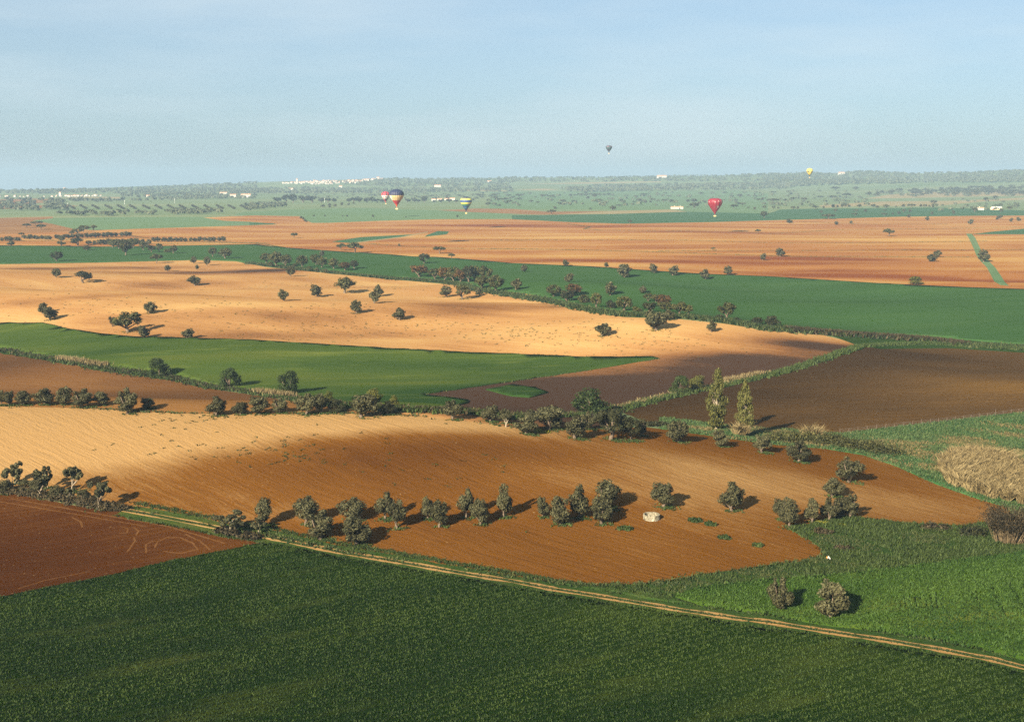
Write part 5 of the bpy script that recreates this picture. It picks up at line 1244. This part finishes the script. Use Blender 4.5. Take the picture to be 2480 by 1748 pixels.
def thicket(c, x, y, w, h, label):
    p, wm, hm_ = survey(c, x, y, w, h)
    root = link('thicket', None, None, p); tag(root, label, 'bush')
    parts, tips = [], []
    for k in range(260):
        a = random.uniform(0, 6.28); r0 = random.uniform(0, 0.25) * wm
        s = np.array([r0 * math.cos(a), r0 * math.sin(a) * 0.6, 0])
        e = s + np.array([math.cos(a) * wm * random.uniform(.12, .34), math.sin(a) * wm * 0.22, hm_ * random.uniform(.55, 1.0)])
        m = (s + e) / 2 + np.array([0, 0, hm_ * 0.14]) + rng.normal(0, 0.2, 3)
        parts.append(tube([s, m, e], 0.07, 0.015, 4)); tips += [e, (m + e) / 2, m]
        for j in range(3):
            e2 = m + (e - m) * random.random() + rng.normal(0, 0.55, 3)
            parts.append(tube([m + (e - m) * 0.3, (m + e2) / 2 + rng.normal(0, .1, 3), e2], 0.03, 0.01, 3)); tips.append(e2)
    V, F = merge(parts)
    link('branches', make_mesh('branches', V, [F], [plain_mat('thicket_twig', (0.03, 0.022, 0.012), (0.15, 0.11, 0.06), 2.0)]), root)
    T = np.repeat(np.array(tips), 7, 0); T = T + rng.normal(0, 0.3, T.shape); T[:, 2] = np.abs(T[:, 2])
    V, F = quads(T, unit(rng.normal(size=T.shape)), rng.uniform(0.10, 0.24, len(T)), 2.0)
    link('leaves', make_mesh('leaves', V, [F], [LEAF['bramble']], fattr={'tint': np.clip(rng.normal(.3, .2, len(T)), 0, 1)}), root)
thicket('L', 2150, 425, 470, 335, 'big leafless brown thicket with pale twigs at the right edge')

# ------------------------------------------------------------------ stone ring, fence, scrap, trough
def lathe(prof, k=40, wob=0.0):
    an = np.arange(k) * 2 * math.pi / k
    V = []
    for (r, z) in prof:
        rr = r * (1 + rng.normal(0, wob, k)); zz = z + rng.normal(0, wob * 1.2, k) * (z > 0.1)
        V.append(np.stack([rr * np.cos(an), rr * np.sin(an), zz], 1))
    V = np.vstack(V); n = len(prof); F = []
    for i in range(n - 1):
        for j in range(k):
            a = i * k + j; b = i * k + (j + 1) % k
            F.append((a, b, b + k, a + k))
    return V, np.array(F)
LIME = plain_mat('old_limewash', (0.05, 0.042, 0.022), (0.30, 0.27, 0.20), 1.9, bump=0.5)
p, wm, hm_ = survey('K', 1250, 412, 138, 66)
ring = link('stone_ring', None, None, (p[0], p[1] + wm * 0.45, p[2]))
tag(ring, 'round white limewashed stone well ring alone on the brown slope', 'well')
R = wm / 2
V, F = lathe([(R * 0.985, -0.1), (R, 0.35), (R * 0.99, 0.75), (R * 0.985, 1.08), (R * 0.95, 1.12), (R * 0.84, 1.12), (R * 0.82, 1.07), (R * 0.82, 0.5), (R * 0.82, -0.1)], 44, 0.012)
link('wall', make_mesh('wall', V, [F], [LIME], smooth=False), ring)
V, F = lathe([(R * 0.81, -0.05), (R * 0.5, 0.10), (R * 0.2, 0.06), (0.02, 0.08)], 30, 0.02)
link('rubble_fill', make_mesh('rubble_fill', V, [F], [plain_mat('rubble', (0.08, 0.065, 0.045), (0.18, 0.155, 0.11), 3.0, bump=0.6)]), ring)

WOODPOST = plain_mat('post_wood', (0.06, 0.045, 0.035), (0.12, 0.09, 0.07), 4.0)
p, wm, hm_ = survey('F', 2225, 858, 45, 55)
st = link('dead_stump', None, None, p); tag(st, 'pale forked dead stump at the right end of the crest', 'stump')
V, F = merge([tube([(0, 0, -.2), (.05, 0, .5), (.1, .1, .9)], .22, .16, 7)]); link('stem', make_mesh('stem', V, [F], [PALEBARK]), st)
V, F = merge([tube([(.1, .1, .8), (-.3, .1, 1.4), (-.45, 0, 2.0)], .12, .05, 5), tube([(.1, .1, .8), (.4, 0, 1.3), (.6, .1, 1.8)], .12, .05, 5), tube([(.1, .1, .85), (.1, .2, 1.5), (.05, .1, 2.2)], .1, .04, 5)])
link('forks', make_mesh('forks', V, [F], [PALEBARK]), st)
fl = dens(cp('H', [(640, 918), (1000, 880), (1500, 825), (2010, 765), (2280, 728), (2520, 695)]), 4, False)
fw = at([a[0] for a in fl], [a[1] for a in fl])
seg = np.concatenate([[0], np.cumsum(np.linalg.norm(np.diff(fw[:, :2], axis=0), axis=1))])
fence = link('wire_fence', None, None, fw[0]); tag(fence, 'thin wire fence on dark posts between the ploughed field and the meadow', 'fence')
pv_, pf_ = tube([(0, 0, -0.2), (0, 0, 0.7), (0.01, 0, 1.5)], 0.07, 0.06, 6)
post_me = make_mesh('post', pv_, [pf_], [WOODPOST])
tops = []
npost = 26
for i in range(npost):
    s = seg[-1] * i / (npost - 1)
    x = np.interp(s, seg, fw[:, 0]); y = np.interp(s, seg, fw[:, 1]); z = float(ground(x, y))
    o = link('post', post_me, fence, (x - fw[0][0], y - fw[0][1], z - fw[0][2])); o.scale = (1, 1, 1.5 if i in (18,) else random.uniform(.9, 1.15))
    o.rotation_euler = (random.gauss(0, .05), random.gauss(0, .05), 0)
    tops.append((x - fw[0][0], y - fw[0][1], z - fw[0][2]))
for hh in (0.5, 0.9, 1.3):
    V, F = tube([(a, b, c + hh) for a, b, c in tops], 0.012, 0.012, 3)
    link('wire', make_mesh('wire', V, [F], [plain_mat('wire', (0.15, 0.14, 0.13), (0.25, 0.24, 0.22), 3)]), fence)

WHITE = plain_mat('whitewash', (0.34, 0.32, 0.28), (0.42, 0.40, 0.36), 0.3)
TILE = plain_mat('roof_tile', (0.30, 0.15, 0.08), (0.42, 0.24, 0.14), 1.5)
DARKW = plain_mat('window_dark', (0.02, 0.02, 0.025), (0.04, 0.04, 0.05), 2)
GREY = plain_mat('concrete', (0.45, 0.43, 0.38), (0.62, 0.60, 0.54), 1.5)
REDDOOR = plain_mat('red_door', (0.22, 0.05, 0.035), (0.30, 0.075, 0.05), 2)

def box(lo, hi):
    x0, y0, z0 = lo; x1, y1, z1 = hi
    v = np.array([(x0, y0, z0), (x1, y0, z0), (x1, y1, z0), (x0, y1, z0), (x0, y0, z1), (x1, y0, z1), (x1, y1, z1), (x0, y1, z1)], float)
    f = np.array([(0, 3, 2, 1), (4, 5, 6, 7), (0, 1, 5, 4), (1, 2, 6, 5), (2, 3, 7, 6), (3, 0, 4, 7)])
    return v, f

p, wm, hm_ = survey('P', 2234, 818, 16, 5)
tr = link('concrete_trough', None, None, p); tag(tr, 'small pale concrete trough at the edge of the green band on the right', 'trough')
tr.rotation_euler = (0, 0, 0.1)
V, F = merge([box((-wm / 2, -0.5, -0.2), (wm / 2, -0.35, 0.8)), box((-wm / 2, 0.35, -0.2), (wm / 2, 0.5, 0.8)), box((-wm / 2, -0.349, -0.2), (-wm / 2 + .15, 0.349, 0.797)), box((wm / 2 - .15, -0.349, -0.2), (wm / 2, 0.349, 0.797))])
link('basin', make_mesh('basin', V, [F], [GREY]), tr)
V, F = box((-wm / 2 + .151, -0.349, 0.1), (wm / 2 - .151, 0.349, 0.55)); link('filling', make_mesh('filling', V, [F], [DARKW]), tr)

p, wm, hm_ = survey('L', 540, 575, 26, 14)
g = np.stack(np.meshgrid(np.linspace(-.5, .5, 7), np.linspace(-.5, .5, 6)), -1).reshape(-1, 2)
V = np.column_stack([g[:, 0] * wm, g[:, 1] * 1.2, 0.55 + 0.30 * np.cos(g[:, 0] * 5) * np.cos(g[:, 1] * 4) + rng.normal(0, .09, len(g))])
F = np.array([(j * 7 + i, j * 7 + i + 1, j * 7 + i + 8, j * 7 + i + 7) for j in range(5) for i in range(6)])
me = make_mesh('plastic_scrap', V, [F], [plain_mat('white_plastic', (0.25, 0.25, 0.24), (0.32, 0.32, 0.30), 3), plain_mat('orange_plastic', (0.65, 0.22, 0.05), (0.7, 0.28, 0.08), 3)], midx=[1 if i < 2 and j > 2 else 0 for j in range(5) for i in range(6)])
o = link('plastic_scrap', me, None, p); tag(o, 'crumpled white and orange scrap of plastic in the weeds below the brown hill', 'litter')

# ------------------------------------------------------------------ buildings
def gable(w, d, h, rise, ov=0.4):
    v = np.array([(-w / 2 - ov, -d / 2 - ov, h - .15), (w / 2 + ov, -d / 2 - ov, h - .15), (w / 2 + ov, 0, h + rise), (-w / 2 - ov, 0, h + rise), (w / 2 + ov, d / 2 + ov, h - .15), (-w / 2 - ov, d / 2 + ov, h - .15)], float)
    v2 = v + np.array([0, 0, 0.25])
    V = np.vstack([v, v2])
    f = [(6, 7, 8, 9), (9, 8, 10, 11), (3, 2, 1, 0), (5, 4, 2, 3), (0, 1, 7, 6), (5, 11, 10, 4)]
    return V, np.array(f)

def walls(w, d, h, rise):
    v, f = box((-w / 2, -d / 2, -1.0), (w / 2, d / 2, h))
    n = len(v); v = np.vstack([v, [(-w / 2, 0, h + rise * 0.97), (w / 2, 0, h + rise * 0.97)]])
    return v, f, np.array([(4, 7, n), (5, n + 1, 6)])

def farm(c, x, y, wpx, h, d, label, windows=0, chimneys=0, door=None, roof=TILE, wallm=WHITE, rot=0.0, name='farmhouse', depth_k=1.0):
    (px, py), = cp(c, [(x, y)])
    p = at(px, py)[0]; w = wpx * K * depth(p) / FOC if c != 'P' else wpx * depth(p) / FOC
    root = link(name, None, None, p); root.rotation_euler = (0, 0, rot); tag(root, label, 'building')
    rise = d * 0.22
    v, f, f3 = walls(w, d, h, rise)
    link('wall', make_mesh('wall', v, [f, f3], [wallm]), root)
    v, f = gable(w, d, h, rise); link('roof', make_mesh('roof', v, [f], [roof]), root)
    for i in range(windows):
        cx = -w / 2 + w * (i + 0.6) / (windows + 0.2)
        v, f = box((cx - 0.6, -d / 2 - 0.06, 1.2), (cx + 0.6, -d / 2 + 0.1, 2.8)); link('window', make_mesh('window', v, [f], [DARKW]), root)
    for i in range(chimneys):
        cx = -w / 2 + w * (0.3 if i == 0 else 0.78)
        v, f = box((cx - 0.8, -1.0, h + 0.2), (cx + 0.8, 0.6, h + rise + 1.8)); link('chimney', make_mesh('chimney', v, [f], [wallm]), root)
    if door is not None:
        cx = -w / 2 + w * door
        v, f = box((cx - 1.4, -d / 2 - 0.08, -0.2), (cx + 1.4, -d / 2 + 0.1, 3.2)); link('door', make_mesh('door', v, [f], [REDDOOR if name == 'barn' else DARKW]), root)
    return root
farm('C', 1468, 464, 108, 4.2, 8, 'long low white farmhouse with a tiled roof on the plain left of the red balloon', windows=5, chimneys=2, door=0.72)
farm('D', 1892, 474, 52, 4.5, 8, 'small white farmhouse beside a dark tree at the far right', windows=2, chimneys=1)
farm('D', 2032, 472, 92, 5.0, 9, 'long beige barn with a red door at the far right', door=0.08, roof=GREY, wallm=plain_mat('beige_wall', (0.55, 0.45, 0.28), (0.66, 0.55, 0.36), 0.4), name='barn', rot=0.12)
farm('A', 2078, 360, 54, 9, 14, 'left of the two bright white estate buildings on the far left plain', windows=3)
farm('A', 2192, 362, 86, 10, 16, 'right larger bright white estate building on the far left plain', windows=4, chimneys=2)
farm('A', 1992, 335, 64, 7, 12, 'long low white building behind the two estate buildings', windows=2)
farm('A', 1320, 359, 30, 6, 10, 'small lone white house on the far left plain')
farm('B', 1582, 391, 36, 5, 8, 'leftmost white house of the farm among trees right of the large balloon', windows=1)
farm('B', 1636, 389, 46, 5, 9, 'second white house of the farm among trees, with a tiled roof', windows=2)
farm('B', 1696, 387, 34, 5, 9, 'third white house of the farm among trees', windows=1)
farm('B', 1748, 386, 48, 6, 9, 'rightmost white house of the farm among trees, near the striped balloon', windows=2)
farm('C', 1332, 190, 84, 12, 24, 'long white building on the far hillside in the middle', windows=0)
farm('D', 652, 163, 54, 14, 24, 'white house high on the wooded hill at the right')
farm('B', 1604, 268, 30, 8, 14, 'left of two tiny white farms between the balloons')
farm('B', 1632, 268, 30, 8, 14, 'right of two tiny white farms between the balloons')
farm('B', 2078, 230, 36, 9, 16, 'tiny white farm on the rise above the striped balloon')
farm('B', 755, 274, 28, 8, 14, 'tiny white farm on the slope below the village')
farm('B', 312, 295, 40, 7, 14, 'tiny low white farm left below the village')
farm('B', 1087, 180, 26, 10, 18, 'tiny white house alone above the right end of the village')
farm('A', 575, 282, 20, 8, 14, 'tiny white house alone on the far left horizon')

house_me = []
for i in range(5):
    w, d, h = random.uniform(9, 15), random.uniform(8, 11), random.uniform(5, 8)
    v, f, f3 = walls(w, d, h, d * .2); v2, f2 = gable(w, d, h, d * .2)
    house_me.append(make_mesh('house', np.vstack([v, v2]), [f, f2 + len(v), f3], [WHITE, TILE], midx=[0] * len(f) + [1] * len(f2) + [0] * len(f3)))
def house(c, x, y, label, group, s=1.0):
    (px, py), = cp(c, [(x, y)])
    o = link('house', random.choice(house_me), None, at(px, py)[0]); o.rotation_euler = (0, 0, random.uniform(-.5, .5)); o.scale = (s, s, s)
    tag(o, label, 'house', group)
vl = 'small whitewashed house of the village on the far hill left of the large balloon'
for x, lo, hi, n in ((270, 236, 241, 8), (340, 229, 243, 12), (420, 228, 243, 10), (480, 220, 246, 12), (540, 215, 246, 13), (600, 210, 246, 15), (660, 212, 246, 14), (720, 216, 244, 12), (800, 214, 234, 14), (860, 212, 236, 16), (920, 208, 230, 15), (980, 204, 216, 9), (1040, 202, 210, 7), (1100, 201, 207, 6)):
    for k in range(n): house('B', x + random.uniform(-32, 32), random.uniform(lo, hi), vl, 'white houses of the hill village', random.uniform(0.55, 1.15))
hl = 'small white house in the low hamlet at the far left edge'
for k in range(38):
    x = random.choice([random.uniform(0, 480), random.uniform(500, 900), random.uniform(500, 900)])
    house('A', x, 357 - 8 * max(0, (x - 450) / 450) + random.uniform(-2, 2), hl, 'white houses of the left hamlet', random.uniform(0.45, 0.85))
def tower(c, x, y, w, h, label):
    (px, py), = cp(c, [(x, y)]); p = at(px, py)[0]
    root = link('church_tower', None, None, p); tag(root, label, 'tower')
    v, f = box((-w / 2, -w / 2, -1), (w / 2, w / 2, h)); link('wall', make_mesh('wall', v, [f], [WHITE]), root)
    v, f = lathe([(w * .62, h + .02), (w * .4, h + 2.5), (.05, h + 5)], 8); link('roof', make_mesh('roof', v, [f], [TILE]), root)
tower('B', 366, 240, 9, 26, 'white church tower at the left of the hill village')
tower('A', 537, 352, 8, 15, 'white tower in the low hamlet at the far left')

POLE = plain_mat('pole_concrete', (0.40, 0.42, 0.40), (0.55, 0.56, 0.52), 2)
for c, x, y, h, lab in (('A', 1110, 425, 40, 'pale power pole in the slanting tree rows at the far left'), ('A', 1556, 412, 40, 'pale power pole right of the slanting tree rows'), ('A', 602, 440, 30, 'pale power pole left of the slanting tree rows'), ('B', 612, 408, 38, 'pale power pole in the dark tree line left of the balloons')):
    p, wm, hm_ = survey(c, x, y, 4, h)
    root = link('power_pole', None, None, p); tag(root, lab, 'pole', 'power poles on the far left plain')
    V, F = tube([(0, 0, -1), (0, 0, hm_ / 2), (0, 0, hm_)], 0.5, 0.35, 6); link('mast', make_mesh('mast', V, [F], [POLE]), root)
    V, F = box((-2.2, -.15, hm_ - 2), (2.2, .15, hm_ - 1.6)); link('crossarm', make_mesh('crossarm', V, [F], [POLE]), root)

# ------------------------------------------------------------------ balloons
def fabric(name, col):
    m, nt, b = new_mat(name)
    b.inputs['Base Color'].default_value = (*[c * ALB for c in col], 1); b.inputs['Roughness'].default_value = 0.55; b.inputs['Specular IOR Level'].default_value = 0.3
    return m
FAB = {k: fabric(k + '_nylon', c) for k, c in dict(navy=(0.022, 0.03, 0.085), cream=(0.62, 0.47, 0.24), red=(0.38, 0.022, 0.035), orange=(0.60, 0.10, 0.03), white=(0.80, 0.76, 0.70), rose=(0.50, 0.045, 0.07), black=(0.012, 0.012, 0.016),
       lemon=(0.62, 0.62, 0.12), blue=(0.03, 0.075, 0.24), green=(0.05, 0.19, 0.10), teal=(0.03, 0.16, 0.25), crimson=(0.25, 0.010, 0.026), dusk=(0.05, 0.04, 0.06), mauve=(0.12, 0.07, 0.10), slate=(0.05, 0.085, 0.09), yellow=(0.78, 0.58, 0.10), grey=(0.36, 0.33, 0.28)).items()}
WICKER = plain_mat('wicker', (0.40, 0.28, 0.12), (0.62, 0.46, 0.22), 3)
CLASSIC = [(0, .07), (.06, .13), (.15, .27), (.28, .49), (.42, .73), (.54, .90), (.63, .98), (.70, 1.0), (.78, .97), (.86, .86), (.93, .66), (.975, .38), (1, .02)]
HEART = [(0, .06), (.08, .15), (.2, .34), (.34, .56), (.48, .76), (.60, .90), (.70, .98), (.78, 1.0), (.86, .96), (.93, .84), (.975, .62), (1.0, .36), (.985, .02)]

def air(px, py, D):
    cx, cy = (px - 1240) / FOC, (874 - py) / FOC
    d = np.array([cx, CP + cy * SP, -SP + cy * CP])
    return np.array([0, 0, EYE]) + d * (D / d[1])

def balloon(label, px, top, mouth, width, basket_y, D, paint, prof=CLASSIC, gores=24, bulge=0.03, extra=None, basket=True):
    m = depth(air(px, mouth, D)) / FOC
    pm = air(px, mouth, D); Hh = (mouth - top) * m / CP; R = width / 2 * m
    pb = air(px, basket_y, D); drop = pm[2] - pb[2]
    root = link('hot_air_balloon', None, None, (pb[0], D, pb[2])); root.rotation_euler = (0, 0, random.uniform(0, .2))
    tag(root, label, 'balloon', 'hot air balloons')
    t = np.linspace(0, 1, 45)
    P_ = np.array(prof); s = np.concatenate([[0], np.cumsum(np.hypot(np.diff(P_[:, 0]) * Hh, np.diff(P_[:, 1]) * R))]); s /= s[-1]
    tz = np.interp(t, s, P_[:, 0]); tr_ = np.interp(t, s, P_[:, 1])
    for _ in range(2):
        tr_[1:-1] = (tr_[:-2] + 2 * tr_[1:-1] + tr_[2:]) / 4; tz[1:-1] = (tz[:-2] + 2 * tz[1:-1] + tz[2:]) / 4
    k = gores * 4
    an = np.arange(k) * 2 * math.pi / k
    lob = 1 - bulge + bulge * 2 * np.abs(np.sin(an * gores / 2)) ** 0.7
    V, F, mi, mats = [], [], [], []
    for i in range(len(t)):
        r = R * tr_[i] * lob
        V.append(np.stack([r * np.sin(an), -r * np.cos(an), np.full(k, drop + tz[i] * Hh)], 1))
    for i in range(len(t) - 1):
        for j in range(k):
            a = i * k + j; b = i * k + (j + 1) % k
            F.append((a, b, b + k, a + k))
            col = paint((t[i] + t[i + 1]) / 2, (tz[i] + tz[i + 1]) / 2, (j + .5) / k, int(j // 4))
            if col not in mats: mats.append(col)
            mi.append(mats.index(col))
    link('envelope', make_mesh('envelope', np.vstack(V), [np.array(F)], [FAB[c] for c in mats], midx=mi, smooth=True), root)
    bw = max(1.1, R * 0.15)
    V, F = merge([box((-bw, -bw * .8, -1.3), (bw, bw * .8, -0.1)), box((-bw * 1.06, -bw * .86, -0.099), (bw * 1.06, bw * .86, 0.12))])
    link('basket', make_mesh('basket', V, [F], [WICKER]), root)
    ropes = [tube([(sx * bw, sy * bw * .8, 0.1), (sx * R * .05, sy * R * .05, drop + 0.2)], 0.05, 0.05, 4) for sx in (-1, 1) for sy in (-1, 1)]
    V, F = merge(ropes); link('suspension_ropes', make_mesh('suspension_ropes', V, [F], [FAB['black']]), root)
    V, F = box((-0.5, -0.5, 0.9), (0.5, 0.5, 1.5)); link('burner', make_mesh('burner', V, [F], [FAB['grey']]), root)
    V, F = lathe([(R * tr_[0] * 0.9, drop - 0.9), (R * tr_[0] * 1.02, drop + 0.1)], 20); link('skirt', make_mesh('skirt', V, [F], [FAB[paint(0.01, 0.0, 0.2, 1)]]), root)
    def on_skin(u, tt):      # a point on the envelope: angle from the camera side, height fraction
        r = R * np.interp(tt, tz, tr_) * (1 + bulge) + 0.12
        return np.stack([r * np.sin(u), -r * np.cos(u), drop + tt * Hh], -1)
    if extra: extra(root, on_skin)
    return root

def disc(root, on_skin, u, tt, ru, rt, col, name):
    a = np.linspace(0, 6.2832, 17)[:-1]
    V = np.vstack([on_skin(u + ru * np.cos(a), tt + rt * np.sin(a)), on_skin(np.array([u]), np.array([tt])) + 0.0])
    F = np.array([(i, (i + 1) % 16, 16) for i in range(16)])
    link(name, make_mesh(name, V, [F], [FAB[col]]), root)

def letters(root, on_skin, text, u0, u1, t0, t1, col):
    cu = bpy.data.curves.new('lettering', 'FONT'); cu.body = text; cu.shear = 0.25
    tmp = bpy.data.objects.new('lettering', cu); COL.objects.link(tmp)
    me = bpy.data.meshes.new_from_object(tmp.evaluated_get(bpy.context.evaluated_depsgraph_get()))
    COL.objects.unlink(tmp); bpy.data.objects.remove(tmp)
    v = np.empty(len(me.vertices) * 3); me.vertices.foreach_get('co', v); v = v.reshape(-1, 3)
    lo, hi = v.min(0), v.max(0); q = (v - lo) / (hi - lo + 1e-9)
    me.vertices.foreach_set('co', on_skin(u0 + (u1 - u0) * q[:, 0], t0 + (t1 - t0) * q[:, 1]).astype(np.float32).ravel())
    me.materials.clear(); me.materials.append(FAB[col]); me.update()
    link('lettering', me, root)

def paint_big(t, z, a, g): return 'navy' if z > .655 else ('cream' if z > .345 else ('red' if z > .12 else 'orange'))
def extra_big(root, sk):
    u = np.linspace(-1.15, -0.72, 8); tt = np.linspace(.37, .62, 7)
    U, T = np.meshgrid(u, tt); T = T - (U + 1.15) * 0.0
    V = sk(U.ravel(), T.ravel()); F = np.array([(j * 8 + i, j * 8 + i + 1, j * 8 + i + 9, j * 8 + i + 8) for j in range(6) for i in range(7)])
    link('panel', make_mesh('panel', V, [F], [FAB['white']]), root)
    letters(root, lambda a, b: sk(a, b) * 1.004, 'E', -1.02, -0.86, .47, .58, 'navy')
    letters(root, lambda a, b: sk(a, b) * 1.004, 'm', -1.02, -0.86, .40, .44, 'navy')
balloon('large balloon with navy top, cream middle and red bottom', 960.9, 458.9, 499.6, 35, 504.5, 1350, paint_big, extra=extra_big)
def paint_small(t, z, a, g):
    if z > .62: return 'black' if g % 4 == 0 else 'rose'
    if z > .345: return 'white'
    return 'rose' if 2 < g % 8 < 6 or z < .1 else 'black'
balloon('small red and black striped balloon with a lettered white belt, half behind the large one', 934.3, 464, 490, 20.5, 492.8, 2340, paint_small, gores=24,
        extra=lambda r, sk: letters(r, sk, 'la Mad', -0.95, 0.95, .40, .56, 'crimson'))
def paint_stripe(t, z, a, g):
    for lim, c in ((.89, 'navy'), (.755, 'lemon'), (.60, 'blue'), (.505, 'lemon'), (.37, 'green'), (.27, 'blue'), (.18, 'teal')):
        if z > lim: return c
    return 'navy'
balloon('balloon with horizontal navy, yellow, blue and green stripes', 1128.9, 476.7, 511.5, 28, 515.5, 1799, paint_stripe, bulge=0.015,
        extra=lambda r, sk: disc(r, sk, -0.5, .68, .07, .022, 'black', 'spot'))
def extra_red(root, sk):
    for u, tt in ((-1.25, .76), (-.32, .76), (.18, .82), (.62, .81)): disc(root, sk, u, tt, .06, .022, 'white', 'dot')
    disc(root, sk, .22, .46, .22, .075, 'grey', 'emblem')
balloon('deep red heart-shaped balloon with white dots on the right', 1731.2, 480.9, 518.5, 34, 522, 1653, lambda t, z, a, g: 'crimson', prof=HEART, gores=12, bulge=0.05, extra=extra_red)
def paint_dark(t, z, a, g): return 'mauve' if z > .75 and g % 3 else ('slate' if z > .5 else 'dusk')
balloon('small dark grey balloon high above the horizon', 1474.6, 353, 369, 15.2, 371.5, 3000, paint_dark, prof=HEART, gores=12, bulge=0.05)
def paint_yellow(t, z, a, g):
    if z < .16 or .20 < z < .25: return 'black'
    if .48 < z < .60 and (0.06 < a < 0.2 or 0.8 < a < 0.94): return 'black'
    return 'yellow'
balloon('small yellow balloon with dark patches in front of the right hills', 1960.5, 408, 427, 15, 429.5, 2900, paint_yellow, bulge=0.02)

# ------------------------------------------------------------------ the hazy air
def box_mesh(name, lo, hi, mats):
    x0, y0, z0 = lo; x1, y1, z1 = hi
    v = [(x0, y0, z0), (x1, y0, z0), (x1, y1, z0), (x0, y1, z0), (x0, y0, z1), (x1, y0, z1), (x1, y1, z1), (x0, y1, z1)]
    f = [(0, 3, 2, 1), (4, 5, 6, 7), (0, 1, 5, 4), (1, 2, 6, 5), (2, 3, 7, 6), (3, 0, 4, 7)]
    return make_mesh(name, v, [np.array(f)], mats)
hm = bpy.data.materials.new('haze'); hm.use_nodes = True
hn = hm.node_tree
for n in list(hn.nodes):
    if n.type == 'BSDF_PRINCIPLED': hn.nodes.remove(n)
pv = hn.nodes.new('ShaderNodeVolumePrincipled')
pv.inputs['Color'].default_value = (0.30, 0.435, 0.57, 1)
pv.inputs['Density'].default_value = 1.05e-4
pv.inputs['Anisotropy'].default_value = 0.0
hn.links.new(pv.outputs['Volume'], hn.nodes['Material Output'].inputs['Volume'])
R_ALL = 16500.0
hz = link('haze', box_mesh('haze', (-R_ALL, -R_ALL, -260), (R_ALL, R_ALL, 190), [hm]))
tag(hz, 'pale blue morning haze over the plain', None, None, 'stuff')
